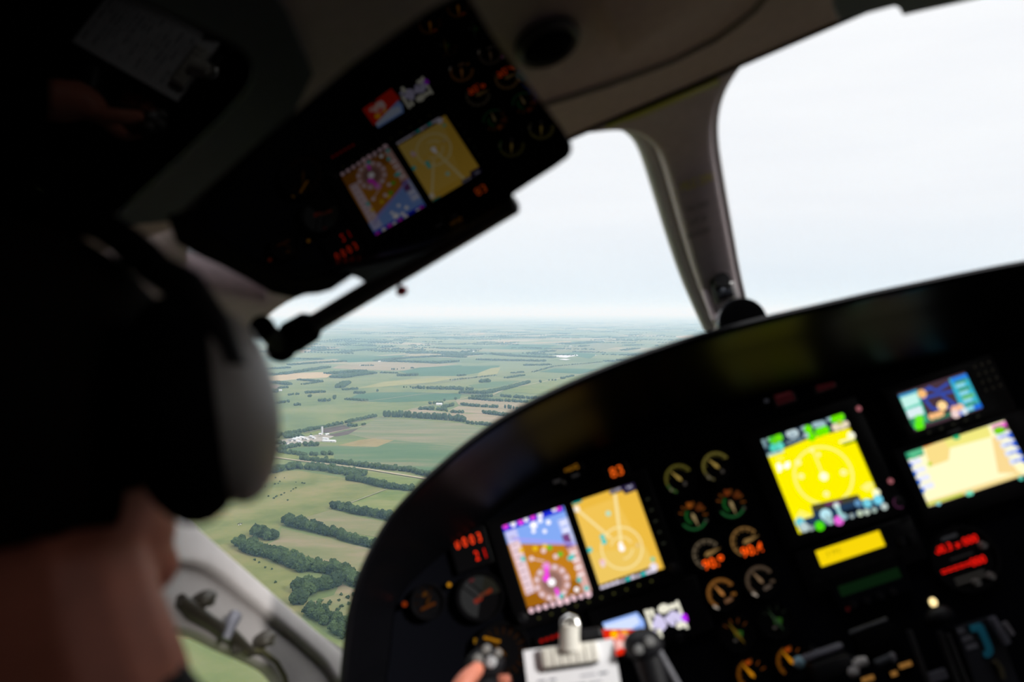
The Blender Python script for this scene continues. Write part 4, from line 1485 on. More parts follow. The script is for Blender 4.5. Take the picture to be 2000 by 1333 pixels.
f.poly([(1408, 302), (1550, 252), (1562, 296), (1494, 322), (1478, 302), (1412, 324)], em(40, 32, 62))
f.word('4.2 NM', *(1440, 300), 0.0055, em(225, 220, 235), rot=0)
f.word('340', *(1515, 283), 0.0062, em(210, 208, 232), rot=0)
f.poly([(1345, 812), (1650, 706), (1672, 752), (1356, 860)], em(34, 24, 44))
for i in range(11):
    f.dot(1372 + i * 27.5, 828 - i * 9.4, 0.0042 if i not in (4, 7) else 0.0028, CYN if i in (5, 8) else em(232, 222, 240))
f.dot(1646, 712, 0.006, em(236, 228, 244))
f.build('display', t, label='lit screen with a tan moving map and white range rings')
soft_keys(t, [(0.012 + 0.0195 * i, -0.1435) for i in range(10)], lit=em(70, 70, 34), name='soft_key')
soft_keys(t, [(0.223, -0.03 - 0.017 * i) for i in range(5)], (0.009, 0.003, 0.005), lit=em(36, 38, 30), name='side_key')
for x in (-0.011, 0.224):
    mb = MB()
    mb.lathe([(0.0, -0.018), (0.0048, -0.018), (0.0052, -0.010), (0.0078, -0.009), (0.008, 0.0)], BLACK, 20, (x, 0, -0.136))
    mb.build('knob', t, smooth=True)

# yellow map display
X, Z, Wd, H = 0.41588, 0.0, 0.13105, 0.14583
t = thing('map_display', 'tall black unit with a bright yellow map screen and white compass ring', 'map display', (X, 0, Z))
bezel(t, -0.024, 0.018, Wd + 0.026, -H - 0.018, [(0, 0, Wd, -H)])
f = Face((X, 0, Z), q3)
f.rect(-0.0005, 0.0005, Wd + 0.0005, -H - 0.0005, 0.0, em(252, 238, 0, 1.05))
f.clip = (-0.0005, 0.0005, Wd + 0.0005, -H - 0.0005)
f.poly([(120, 395), (750, 195), (812, 325), (480, 415), (180, 540)], em(34, 52, 68))
f.poly([(175, 525), (300, 490), (310, 508), (185, 548)], em(170, 205, 200))
f.poly([(320, 375), (405, 345), (425, 395), (345, 425)], em(56, 76, 92))
for x, y, r, m in [(150, 430, .004, em(140, 170, 176)), (165, 460, .004, em(120, 150, 160)), (200, 412, .004, em(150, 190, 170)), (225, 420, .006, GRN), (268, 402, .0065, em(110, 230, 10)), (240, 430, .005, em(100, 210, 20)), (280, 465, .006, em(100, 220, 200)), (230, 478, .006, em(80, 210, 190)),
                   (355, 372, .0065, em(190, 210, 215)), (385, 370, .0065, em(190, 210, 215)), (370, 390, .005, em(160, 180, 190)), (455, 332, .0045, em(150, 180, 190)), (488, 340, .0065, em(110, 235, 0)), (510, 395, .007, em(110, 235, 0)), (470, 385, .004, em(170, 190, 200)), (545, 302, .006, em(160, 190, 200)), (590, 305, .006, em(160, 190, 200)),
                   (570, 362, .007, em(110, 235, 0)), (610, 348, .007, em(110, 235, 0)), (645, 258, .005, em(150, 180, 190)), (680, 265, .006, em(110, 235, 0)), (722, 250, .0068, em(110, 235, 0)), (690, 325, .006, em(235, 220, 190)), (735, 312, .006, em(235, 220, 190)), (765, 302, .005, em(235, 220, 190)), (720, 290, .004, em(180, 200, 60))]:
    f.dot(x, y, r, m)
for i in range(4):
    f.line((325 + 30 * i, 445 - 9 * i), (350 + 30 * i, 437 - 9 * i), 0.004, em(120, 145, 155))
PY = em(255, 248, 130)
f.ringat(597, 683, 0.0405, 0.0438, PY)
f.line((515, 490), (597, 690), 0.0026, PY)
f.dot(600, 692, 0.0062, em(255, 255, 215, 1.1), 20)
for x, y, r in [(408, 588, .0048), (432, 690, .0042), (745, 662, .0046), (618, 822, .0042), (508, 495, .0036), (560, 530, .003)]:
    f.dot(x, y, r, em(255, 250, 165))
f.line((745, 662), (790, 655), 0.002, PY)
f.line((385, 690), (432, 690), 0.002, PY)
f.poly([(245, 600), (275, 590), (285, 655), (262, 662)], WHT)
f.poly([(310, 590), (345, 580), (348, 620), (318, 640)], WHT)
f.line((280, 625), (312, 615), 0.003, WHT)
f.line((245, 565), (295, 555), 0.002, PY)
f.dot(800, 390, 0.006, em(255, 255, 225))
f.poly([(712, 430), (820, 398), (824, 415), (716, 445)], em(255, 250, 190))
f.poly([(735, 452), (838, 420), (842, 434), (740, 466)], em(40, 120, 20))
f.poly([(870, 775), (915, 738), (965, 740), (960, 775), (920, 805)], PY)
f.dot(985, 812, 0.0058, em(255, 255, 210))
f.poly([(395, 985), (420, 940), (500, 975), (515, 990), (400, 1020)], em(255, 246, 110))
f.poly([(500, 905), (850, 825), (872, 868), (1020, 850), (1070, 920), (430, 1110), (385, 1030), (520, 985)], em(34, 58, 86))
f.poly([(505, 905), (850, 825), (860, 862), (520, 952)], em(70, 66, 40))
f.poly([(600, 892), (720, 866), (728, 888), (610, 912)], em(110, 40, 100))
f.poly([(700, 960), (840, 915), (850, 950), (760, 985)], em(12, 18, 30))
for x, y, r, m in [(420, 1030, .007, em(110, 205, 220)), (450, 1068, .007, em(190, 210, 210)), (610, 975, .0085, em(190, 235, 245)), (625, 1005, .006, em(170, 205, 210)), (565, 1058, .0072, em(80, 225, 10)), (705, 1018, .007, em(236, 100, 220)), (688, 908, .0045, em(220, 235, 230)), (915, 890, .0065, em(120, 210, 230)), (995, 865, .007, em(120, 215, 240)), (845, 890, .005, em(100, 150, 190)), (1040, 915, .005, em(190, 205, 200)),
                   (500, 1075, .004, em(150, 165, 165)), (640, 1025, .005, em(160, 190, 190)), (740, 990, .005, em(150, 190, 200)), (800, 985, .0035, em(150, 165, 165)), (860, 965, .0045, em(190, 205, 180)), (910, 955, .0045, em(190, 205, 190)), (965, 940, .004, em(160, 180, 170))]:
    f.dot(x, y, r, m)
f.line((690, 915), (720, 985), 0.005, em(170, 225, 225))
f.build('display', t, label='bright yellow lit screen')
for i, (x, y) in enumerate([(855, 190), (1090, 727)]):
    p = f.xz(x, y)
    mb = MB()
    mb.lathe([(0, -0.007), (0.0045, -0.0065), (0.005, -0.001)], mat('rose_button', (0.32, 0.12, 0.13), 0.5), 16, (p[0], 0, p[2]))
    mb.disc(p, 0.0040, -0.0072, em(150, 86, 92), 14)
    mb.build('push_button', t, smooth=True, label='small pink lit button')
p = f.xz(1150, 885)
mb = MB()
mb.lathe([(0, -0.016), (0.006, -0.016), (0.0066, -0.008), (0.0095, -0.007), (0.010, 0.0)], BLACK, 24, (p[0], 0, p[2]))
mb.arc(p, 0.0068, 0.0085, -0.0085, 160, 340, em(72, 36, 62))
mb.build('knob', t, smooth=True)
soft_keys(t, [(-0.012, -0.02 - 0.024 * i) for i in range(5)], (0.010, 0.003, 0.008), lit=None, name='side_key')

# navigator above: small screen with green and blue side columns
X, Z, Wd, H = 0.63259, 0.00125, 0.107, 0.06
t = thing('navigator', 'small black navigator with green and blue side columns on its lit screen', 'navigator', (X, 0, Z))
bezel(t, -0.020, 0.012, Wd + 0.045, -H - 0.016, [(0, 0, Wd, -H)])
f = Face((X, 0, Z), q4)
f.rect(-0.0005, 0.0005, Wd + 0.0005, -H - 0.0005, 0.0, em(72, 52, 62))
f.clip = (-0.0005, 0.0005, Wd + 0.0005, -H - 0.0005)
RIV = em(48, 78, 176)
for a, b in [((280, 400), (420, 360)), ((420, 360), (560, 330)), ((470, 365), (590, 450)), ((340, 400), (400, 470)), ((400, 470), (540, 450)), ((360, 300), (430, 330)), ((430, 330), (520, 270)), ((300, 340), (380, 310))]:
    f.line(a, b, 0.0044, RIV)
f.poly([(130, 365), (275, 318), (365, 565), (240, 630)], em(70, 205, 175))
f.poly([(150, 385), (270, 345), (300, 420), (180, 465)], em(200, 246, 236))
f.poly([(190, 480), (305, 440), (330, 505), (215, 545)], em(222, 240, 244))
f.poly([(130, 365), (270, 320), (275, 338), (140, 385)], em(60, 150, 205))
f.poly([(215, 545), (330, 508), (360, 570), (240, 612)], em(52, 150, 100))
f.poly([(365, 545), (530, 492), (538, 520), (370, 575)], em(50, 120, 90))
f.poly([(518, 240), (655, 195), (775, 455), (625, 505)], em(56, 178, 205))
f.poly([(530, 236), (655, 195), (672, 232), (545, 275)], em(40, 130, 232))
for i in range(4):
    f.line((565 + 27 * i, 270 + 58 * i), (655 + 27 * i, 243 + 58 * i), 0.0042, em(70, 150, 90) if i != 2 else em(110, 190, 40))
    f.line((572 + 27 * i, 298 + 58 * i), (640 + 27 * i, 276 + 58 * i), 0.0050, em(150, 220, 236))
f.poly([(700, 440), (765, 418), (778, 456), (712, 478)], em(30, 112, 225))
for x, y, r, m in [(290, 548, .0068, em(110, 235, 40)), (290, 598, .0075, em(96, 240, 20)), (310, 355, .0068, em(250, 190, 120)), (464, 446, .0072, em(255, 214, 150, 1.1)), (385, 528, .005, em(250, 190, 130)), (425, 516, .005, em(250, 190, 130)), (455, 505, .0045, em(250, 190, 130)), (560, 475, .006, em(250, 190, 150)), (600, 462, .006, em(250, 190, 150)), (565, 508, .0066, em(244, 214, 210)), (610, 500, .004, em(70, 110, 220)), (632, 488, .005, em(220, 232, 240))]:
    f.dot(x, y, r, m)
f.build('display', t, label='lit screen with a dark map between two columns')
for i in range(3):
    for j in range(4):
        mb = MB()
        mb.box((Wd + 0.014 + i * 0.011, -0.004, 0.002 - j * 0.0125), (0.008, 0.004, 0.0085), BLACK, bevel=0.0008)
        mb.rect(Wd + 0.012 + i * 0.011, -j * 0.0125, Wd + 0.016 + i * 0.011, 0.003 - j * 0.0125, -0.0062, em(30, 28, 22))
        mb.build('keypad_key', t)
soft_keys(t, [(0.018 + 0.019 * i, -H - 0.008) for i in range(5)], (0.009, 0.003, 0.005), lit=em(34, 34, 28), name='soft_key')
mb = MB()
mb.lathe([(0, -0.018), (0.005, -0.018), (0.0055, -0.009), (0.0085, -0.008), (0.009, 0.0)], BLACK, 20, (-0.0095, 0, -0.055))
mb.build('knob', t, smooth=True)
MB().text('GARMIN', f.xz(560, 640), 0.0052, em(60, 60, 60), -0.0034).build('maker_lettering', t)

# large pale chart screen
X, Z, Wd, H = 0.60626, -0.08429, 0.1553, 0.0819
t = thing('chart_display', 'wide black unit whose glowing cream chart screen fills most of it', 'chart display', (X, 0, Z))
bezel(t, -0.016, 0.0075, Wd + 0.030, -H - 0.026, [(0, 0, Wd, -H)])
f = Face((X, 0, Z), q4)
f.rect(-0.0005, 0.0005, Wd + 0.0005, -H - 0.0005, 0.0, em(255, 250, 200, 1.05))
f.clip = (-0.0005, 0.0005, Wd + 0.0005, -H - 0.0005)
f.poly([(330, 760), (480, 700), (540, 690), (520, 860), (380, 910)], em(252, 224, 140))
f.poly([(480, 700), (820, 600), (850, 680), (520, 770)], em(244, 236, 130))
f.poly([(850, 690), (900, 670), (1000, 880), (1060, 960), (900, 960)], em(252, 220, 150))
f.poly([(360, 1215), (1090, 985), (1075, 950), (345, 1180)], em(248, 222, 150))
f.poly([(320, 745), (410, 715), (415, 732), (325, 768)], em(246, 120, 20))
f.poly([(355, 880), (385, 872), (390, 900), (368, 908)], em(190, 220, 20))
f.poly([(175, 800), (318, 755), (332, 820), (200, 862)], em(46, 150, 110))
for x, y in [(235, 800), (270, 800), (300, 790), (250, 825)]:
    f.dot(x, y, 0.005, em(90, 190, 140))
f.poly([(845, 600), (950, 565), (965, 600), (858, 632)], em(238, 110, 205))
f.poly([(858, 632), (965, 600), (972, 628), (868, 658)], em(70, 40, 60))
f.dot(895, 636, 0.006, em(120, 210, 20))
f.dot(915, 632, 0.006, em(120, 210, 20))
for i in range(4):
    f.poly([(205 + 30 * i, 868 + 62 * i), (300 + 30 * i, 838 + 62 * i), (318 + 30 * i, 882 + 62 * i), (225 + 30 * i, 912 + 62 * i)], em(238, 240, 255))
    f.dot(222 + 29 * i, 902 + 64 * i, 0.0042, em(50, 110, 220))
    f.poly([(872 + 32 * i, 672 + 62 * i), (985 + 32 * i, 636 + 62 * i), (1002 + 32 * i, 682 + 62 * i), (890 + 32 * i, 715 + 62 * i)], em(226, 232, 252))
    f.dot(992 + 32 * i, 672 + 62 * i, 0.0046, em(50, 100, 226))
    f.line((910 + 32 * i, 690 + 62 * i), (975 + 32 * i, 668 + 62 * i), 0.002, em(120, 140, 210))
for x, y, m in [(560, 690, em(40, 180, 120)), (580, 686, em(40, 180, 120)), (660, 1118, em(120, 225, 190)), (680, 1112, em(120, 225, 190)), (1060, 1000, em(80, 190, 170)), (430, 1190, em(140, 210, 220))]:
    f.dot(x, y, 0.0036, m)
f.line((350, 1200), (620, 1120), 0.003, em(190, 215, 60))
f.build('display', t, label='glowing cream chart with blue side labels')
MB().text('GARMIN', f.xz(835, 1178), 0.0085, em(150, 150, 150), -0.0034).build('maker_lettering', t)
mb = MB()
mb.lathe([(0, -0.016), (0.005, -0.016), (0.0055, -0.008), (0.008, -0.007), (0.0085, 0.0)], BLACK, 20, (Wd + 0.018, 0, -H - 0.010))
mb.build('knob', t, smooth=True)

# yellow strip radio unit
p = cz(1660, 1072)
t = thing('radio_unit', 'black radio unit with a narrow plain yellow strip display', 'radio', (p.x, 0, p.z))
f = Face((p.x, 0, p.z), q5)
a, b = f.xz(398, 290), f.xz(865, 150)
c = f.xz(440, 372)
w2_, h2_ = 0.049, 0.0115
bezel(t, -0.078, 0.018, 0.098, -0.044, [(-w2_, h2_, w2_, -h2_)])
f.rect(-w2_, h2_, w2_, -h2_, 0.0, em(250, 216, 10))
f.clip = (-w2_, h2_, w2_, -h2_)
f.text('3 TFC', (-0.024, 0, 0.002), 0.009, em(150, 128, 10), f.lay())
f.build('display', t, label='plain yellow lit strip')
soft_keys(t, [(-0.062 + 0.0215 * i, -0.029) for i in range(7)], (0.011, 0.004, 0.006), lit=em(62, 60, 14), name='soft_key')
soft_keys(t, [(-0.062, 0.004 - 0.0095 * i) for i in range(3)], (0.009, 0.004, 0.005), lit=em(62, 60, 20), name='side_key')
soft_keys(t, [(0.066, 0.012), (0.088, 0.014)], (0.012, 0.004, 0.006), lit=em(74, 66, 10), name='top_key')
for x in (0.070, 0.086):
    MB().lathe([(0, -0.014), (0.005, -0.014), (0.006, 0.0)], BLACK, 18, (x, 0, -0.012)).build('knob', t, smooth=True)

# dim green radio panel with four small knobs
p = cz(1695, 1130)
t = thing('audio_panel', 'dim dark unit with a faint green window over a row of small knobs', 'audio panel', (p.x, 0, p.z))
bezel(t, -0.055, 0.018, 0.055, -0.034, [(-0.046, 0.013, 0.046, -0.013)], m=PANELM)
MB().rect(-0.046, 0.013, 0.046, -0.013, 0.0, em(8, 26, 10)).build('display', t, label='faint green unlit window')
for i in range(4):
    MB().lathe([(0, -0.012), (0.0045, -0.012), (0.0055, 0.0)], BLACK, 16, (-0.036 + 0.02 * i, 0, -0.0265)).build('knob', t, smooth=True)
    MB().rect(-0.041 + 0.02 * i, -0.016, -0.031 + 0.02 * i, -0.019, -0.0034, em(48, 48, 52)).build('legend', t)
MB().lathe([(0, -0.008), (0.003, -0.008), (0.0035, 0.0)], mat('red_cap', (0.25, 0.02, 0.02), 0.5), 12, (-0.045, 0, -0.030)).build('push_button', t, smooth=True, label='small red button')

# round red digital fuel readout
p = cz(1884, 1092)
t = thing('fuel_readout', 'large round black gauge with two rows of glowing red digits', 'gauge', (p.x, 0, p.z))
MB().lathe([(0, 0.0), (0.042, 0.0), (0.042, -0.006), (0.047, -0.006), (0.048, 0.010)], BEZEL, 48).build('housing', t, smooth=True)
f = Face((p.x, 0, p.z), q5)
RED = em(255, 26, 16, 1.3)
rt = -0.0
f.y = -0.001
f.text('00.3 x 000', (-0.003, 0, 0.0215), 0.0150, RED, f.lay())
f.text('=====000', (-0.006, 0, -0.0085), 0.0150, RED, f.lay())
f.build('digits', t, label='two rows of red lit digits')
mb = MB()
mb.rect(-0.020, 0.037, 0.004, 0.032, -0.0012, em(38, 38, 40))
mb.rect(-0.020, 0.006, 0.014, 0.0035, -0.0012, em(30, 28, 28))
for i in range(2):
    mb.rect(-0.026, -0.021 - 0.006 * i, 0.018, -0.0245 - 0.006 * i, -0.0012, em(40, 38, 36))
mb.build('dial_markings', t)
for x, z in [(0.0, -0.034), (0.022, -0.032), (0.030, 0.010)]:
    MB().lathe([(0, -0.010), (0.0045, -0.010), (0.006, -0.001)], GREY, 16, (x, 0, z)).build('knob', t, smooth=True)


# engine gauges, two columns of six
def gauge(x, z, r, label, marks, needle, cat='gauge', group=None, digits=None, name='engine_gauge'):
    t = thing(name, label, cat, (x, 0, z), group=group)
    MB().lathe([(0, 0.0), (r * 0.9, 0.0), (r * 0.92, -0.004), (r, -0.004), (r * 1.03, 0.010)], BEZEL, 40).build('housing', t, smooth=True)
    mb = MB()
    for k in marks:
        kind = k[0]
        if kind == 'arc':
            mb.arc((0, 0, 0), r * k[1], r * k[2], -0.0005, k[3], k[4], k[5])
        elif kind == 'ticks':
            for i in range(k[3]):
                a = math.radians(k[1] + (k[2] - k[1]) * i / (k[3] - 1))
                mb.strip((r * 0.58 * math.sin(a), r * 0.58 * math.cos(a)), (r * 0.84 * math.sin(a), r * 0.84 * math.cos(a)), r * 0.07, -0.0007, k[4])
        elif kind == 'bar':
            mb.strip((r * k[1], r * k[2]), (r * k[3], r * k[4]), r * k[5], -0.0009, k[6])
    if marks:
        mb.build('dial_markings', t)
    for a0, ln, w, m in needle:
        a = math.radians(a0)
        nb = MB()
        tx, tz = math.sin(a), math.cos(a)
        nx, nz = -tz, tx
        nb.add([(nx * w * r, -0.0022, nz * w * r), (tx * r * ln, -0.0022, tz * r * ln), (-nx * w * r, -0.0022, -nz * w * r), (-tx * r * .2, -0.0022, -tz * r * .2),
                (nx * w * r, -0.003, nz * w * r), (tx * r * ln, -0.003, tz * r * ln), (-nx * w * r, -0.003, -nz * w * r), (-tx * r * .2, -0.003, -tz * r * .2)],
               [[0, 1, 2, 3], [4, 5, 6, 7], [0, 1, 5, 4], [1, 2, 6, 5], [2, 3, 7, 6], [3, 0, 4, 7]], m)
        nb.build('needle', t)
    if digits:
        s, dx, dz, size, m = digits
        MB().text(s, (dx * r, 0, dz * r), size, m, -0.0014).build('digits', t, label='glowing orange digits')
    return t


GR = 0.0255
gx, gz, gdx, gdz = 0.27916, -0.01607, 0.059585, -0.058298
olive, green, amber, dim, pale, ora, gold = em(96, 86, 30), em(28, 72, 36), em(150, 88, 26), em(52, 48, 44), em(160, 140, 110), em(176, 74, 22), em(176, 116, 20)
ORD = em(255, 86, 14, 1.5)
COLN = ['column by the twin-screen display', 'column by the yellow map display']
ROWN = ['topmost', 'second from top', 'third from top, with orange digits', 'fourth from top', 'fifth from top', 'lowest']
for j in range(6):
    for i in range(2):
        x, z = gx + gdx * i, gz + gdz * j
        lab = 'round engine gauge ' + ROWN[j] + ', ' + COLN[i]
        d = None
        if j == 0:
            c = em(82, 75, 31) if i else em(70, 65, 23)
            mk = [('arc', .72, .86, -150, 70, c), ('arc', .72, .86, -150, -100, dim if i else green), ('ticks', -70, 60, 6, c), ('bar', -.75, -.55, -.62, -.4, .1, em(100, 92, 75)), ('bar', .12, -.35, .3, -.4, .22, dim)]
            nd = [(-32, .68, .10, em(142, 119, 58))]
        elif j == 1:
            mk = [('arc', .70, .82, 120, 250, em(25, 73, 36)), ('arc', .34, .48, 210, 330, em(18, 70, 26)), ('ticks', -60, 100, 7, em(100, 55, 16)), ('bar', -.05, .5, .05, .8, .3, em(117, 60, 16) if not i else em(94, 40, 13)), ('bar', .3, .3, .72, .42, .28, em(72, 33, 11)), ('bar', .55, -.45, .7, -.5, .16, dim)]
            nd = [(172 if i == 0 else 176, .66, .10, em(137, 117, 80))]
        elif j == 2:
            mk = [('arc', .74, .84, -140, 60, em(77, 67, 52) if not i else em(110, 80, 42)), ('ticks', -140, 60, 8, em(100, 87, 70) if not i else em(127, 94, 50))]
            nd = [(82, .85, .14, em(126, 97, 55))]
            d = ('90.9' if i == 0 else '90.4', 0.18, -.56, 0.0195, ORD)
        elif j == 3:
            c = em(110, 70, 28) if not i else em(65, 53, 42)
            mk = [('arc', .68, .84, -140, 70, c), ('ticks', -80, 60, 6, c), ('bar', -.7, -.5, -.5, -.75, .14, em(159, 147, 134)), ('bar', .0, -.5, .45, -.42, .2, em(100, 70, 47) if not i else em(70, 60, 52)), ('bar', .5, -.2, .75, -.25, .16, c)]
            nd = [(-25, .7, .10, em(164, 109, 55) if not i else em(117, 94, 70))]
        elif j == 4:
            c = em(80, 62, 15) if not i else em(30, 43, 28)
            mk = [('ticks', -40, 60, 4, em(67, 36, 11) if not i else em(18, 21, 16)), ('bar', -.1, .05, .3, -.1, .3, em(33, 67, 20)), ('bar', -.3, -.3, -.1, -.35, .15, dim)]
            nd = [(-20, .75, .10, c), (160, .7, .10, c)]
        else:
            c = em(100, 58, 8)
            mk = [('arc', .66, .82, -130, -10, em(82, 47, 6)), ('ticks', -110, 80, 7, em(87, 45, 8)), ('bar', -.1, .6, .15, .7, .2, em(142, 58, 11))]
            nd = [(-25, .8, .11, em(179, 114, 13))]
        gauge(x, z, GR, lab, mk, nd, digits=d)

# airspeed-type round gauge below the red readout
p = cz(938, 1166)
mk = [('arc', 0.05, .84, 205, 345, em(42, 42, 42)), ('arc', 0.05, .84, -15, 30, em(34, 35, 34)), ('arc', 0.05, .84, 30, 95, em(30, 29, 24)), ('bar', -.62, .62, -.1, -.05, .07, em(12, 12, 12)), ('bar', -.30, .70, .12, .1, .07, em(12, 12, 12)), ('bar', -.3, -.15, .05, -.05, .17, em(120, 36, 24)), ('bar', .25, .05, .55, .12, .13, em(110, 34, 10)), ('bar', -.25, .72, -.05, .74, .1, em(80, 26, 30))]
gauge(p.x, p.z, 0.036, 'large round gauge with a dull grey dial below the red four-digit readout', mk, [(70, .6, .08, em(84, 44, 30))], name='airspeed_gauge')
p = cz(836, 1176)
gauge(p.x, p.z, 0.026, 'dim amber round gauge low beside the edge of the hood', [('bar', -.2, .4, .1, .5, .2, em(66, 38, 8)), ('bar', -.5, -.3, .4, -.2, .16, em(70, 34, 8)), ('ticks', -120, 30, 5, em(28, 14, 4))], [(40, .5, .07, em(60, 34, 8))], name='trim_gauge')
p = cz(982, 1274)
gauge(p.x, p.z, 0.042, 'large dim amber compass gauge behind the control yoke grip', [('ticks', -60, 200, 14, em(34, 18, 6)), ('bar', -.5, .66, .02, .35, .09, em(150, 98, 14)), ('bar', -.85, .55, -.8, .72, .1, em(120, 84, 14))], [(-30, .7, .05, em(80, 50, 10))], name='compass_gauge')
MBp = cz(790, 1181)


def lamp(px, py, r, m, name, label, deep=0.004, cat='light'):
    p = cz(px, py)
    t = thing(name, label, cat, (p.x, 0.006, p.z))
    MB().lathe([(r * 1.1, -deep - .003), (r * 1.35, -deep - .003), (r * 1.45, 0.004)], BEZEL, 20).build('bezel', t, smooth=True)
    MB().lathe([(0, -deep - .004), (r * .7, -deep - .0035), (r, -deep - .001), (r, 0)], m, 20).build('lens', t, smooth=True)
    return t


lamp(790, 1181, 0.0038, em(120, 40, 4), 'indicator_light', 'small dim red-orange light near the hood edge')
lamp(877, 1143, 0.0032, em(176, 118, 18), 'indicator_light', 'small yellow light beside the grey-dialled gauge')

# red four digit readout
p = cz(919, 1074)
t = thing('altitude_readout', 'dark box showing two rows of red digits beside the flight display', 'readout', (p.x, 0.004, p.z))
MB().box((0, 0.004, 0), (0.062, 0.014, 0.060), BEZEL, bevel=0.003).build('housing', t)
RD = em(255, 64, 22, 1.5)
mb = MB()
for i, c in enumerate('0003'):
    mb.text(c, (-0.0175 + 0.0119 * i, 0, 0.0125), 0.0200, RD, -0.0034, sx=0.66)
mb.text('2', (0.0065, 0, -0.0125), 0.0205, em(255, 44, 14, 1.3), -0.0034, sx=0.66).text('1', (0.0195, 0, -0.0125), 0.0205, em(230, 20, 8, 1.2), -0.0034, sx=0.66)
mb.build('digits', t, label='red lit digits')

# annunciators above the flight display
p = cz(1116, 915)
t = thing('annunciator', 'tiny dark annunciator with amber letters above the tan map', 'annunciator', (p.x, 0.005, p.z))
MB().box((0, 0.003, 0), (0.040, 0.010, 0.018), BEZEL, bevel=0.002).build('housing', t)
MB().text('HDG', (0, 0, 0), 0.0105, em(140, 92, 16), -0.0024).build('lettering', t)
p = cz(1205, 922)
t = thing('annunciator', 'small dark readout with two bright orange digits over the tan map', 'annunciator', (p.x, 0.005, p.z))
MB().box((0, 0.003, 0), (0.040, 0.010, 0.026), BEZEL, bevel=0.002).build('housing', t)
MB().text('83', (0, 0, 0), 0.0215, em(240, 96, 20), -0.0024, sx=1.05).build('digits', t, label='bright orange digits')
p = cz(1100, 938)
t = thing('toggle_switch', 'pair of tiny grey legends and a toggle beneath the amber annunciator', 'switch', (p.x, 0.008, p.z))
MB().rect(-0.016, 0.004, -0.004, -0.001, -0.001, em(36, 34, 34)).rect(0.014, 0.003, 0.026, -0.001, -0.001, em(34, 32, 32)).build('legend', t)
MB().cyl((0, 0, -0.006), (0, -0.014, -0.004), 0.0022, GREY, 10).build('lever', t, smooth=True)
for (px, py, lab, lit) in [(1532, 775, 'dark red warning button under the hood above the yellow screen, one nearer the gauges', 52), (1611, 749, 'dark red warning button under the hood above the yellow screen, one nearer the navigator', 52)]:
    p = cz(px, py)
    t = thing('warning_button', lab, 'warning light', (p.x, 0.006, p.z))
    MB().box((0, 0.002, 0), (0.036, 0.012, 0.026), mat('button_frame', (0.05, 0.04, 0.045), 0.5), bevel=0.002).build('frame', t)
    MB().box((0, -0.004, 0), (0.028, 0.004, 0.019), em(32, 7, 9), bevel=0.001).build('lens', t)
    MB().text('MASTER', (0, 0, 0.003), 0.0058, em(60, 22, 24), -0.0064).build('lettering', t)
    MB().rect(-0.030, 0.011, -0.023, 0.0, -0.001, em(34, 34, 38)).build('legend', t)
p = cz(1080, 1246)
t = thing('annunciator', 'row of dim red lamps half hidden by the clipboard clip', 'annunciator', (p.x, 0.005, p.z))
MB().box((0.006, 0.003, 0), (0.070, 0.010, 0.014), BEZEL, bevel=0.002).build('housing', t)
for i in range(6):
    MB().lathe([(0, -0.004), (0.0022, -0.0035), (0.003, -0.001)], em(150, 14, 8), 12, (-0.018 + 0.0082 * i, 0, 0)).build('lamp', t, smooth=True)

# standby display: two small screens
p = cz(1180, 1215)
t = thing('standby_display', 'small black unit with a blue and red screen next to a black and white one', 'standby display', (p.x, 0, p.z))
f = Face((p.x, 0, p.z), q6)
f.poly([(175, 320), (495, 222), (560, 300), (590, 520), (280, 585)], em(150, 185, 255))
f.poly([(185, 345), (490, 250), (525, 320), (410, 398), (205, 390)], em(214, 228, 255))
f.poly([(170, 380), (600, 380), (640, 560), (240, 640)], em(226, 40, 16))
for x, y, m, r in [(285, 430, em(255, 170, 0, 1.2), .006), (375, 425, em(250, 170, 30), .006), (340, 470, em(250, 160, 140), .006), (400, 480, em(250, 190, 180), .008), (330, 520, em(252, 200, 190), .006), (390, 520, em(250, 200, 190), .007), (300, 545, em(245, 170, 160), .005), (350, 450, em(244, 120, 100), .006), (420, 510, em(240, 210, 210), .006)]:
    f.dot(x, y, r, m)
f.build('display', t, label='lit screen, pale blue above red')
f2 = Face((p.x, 0, p.z), q6)
W2, W3 = em(240, 236, 216), em(214, 206, 240)
f2.poly([(560, 190), (880, 95), (985, 380), (690, 480)], em(3, 3, 4))
f2.line((578, 200), (640, 385), 0.0055, W2)
f2.line((865, 115), (965, 375), 0.0042, W2)
for x, y, r, m in [(630, 215, .0055, W2), (645, 250, .004, W2), (745, 188, .0095, W2), (725, 195, .008, W2), (765, 185, .008, W2), (820, 170, .006, W2), (850, 160, .005, W2), (690, 275, .007, W3), (715, 300, .008, W3), (735, 340, .008, W3), (680, 320, .008, W3), (665, 345, .006, W3), (720, 365, .007, W3), (790, 285, .008, W3), (830, 250, .009, W3), (865, 260, .009, W3), (890, 285, .008, W3), (825, 320, .006, W3), (660, 405, .005, W3), (700, 400, .0055, W2), (712, 440, .005, W2), (885, 345, .006, W2), (915, 335, .006, W2), (933, 265, .0065, em(190, 40, 250)), (945, 290, .005, em(190, 40, 250))]:
    f2.dot(x, y, r * 0.72, m)
f2.build('display', t, label='black lit screen crowded with white symbols')
a = f.xz(150, 300)
MB().box((0.066, 0.007, -0.018), (0.168, 0.012, 0.082), BEZEL, bevel=0.003).build('housing', t)
for x in (0.016, 0.098):
    MB().lathe([(0, -0.012), (0.0055, -0.012), (0.0065, 0.0)], BLACK, 18, (x, 0.002, -0.054)).build('knob', t, smooth=True)

# ---------------------------------------------------------------- sun visors and fittings
N1, D1 = Vector((0.1124, -0.0112, -0.9936)), -0.26392       # raised plate over the pilot
N2, D2 = Vector((0.27453, 0.01705, -0.96143)), -0.30224     # side plate next to it


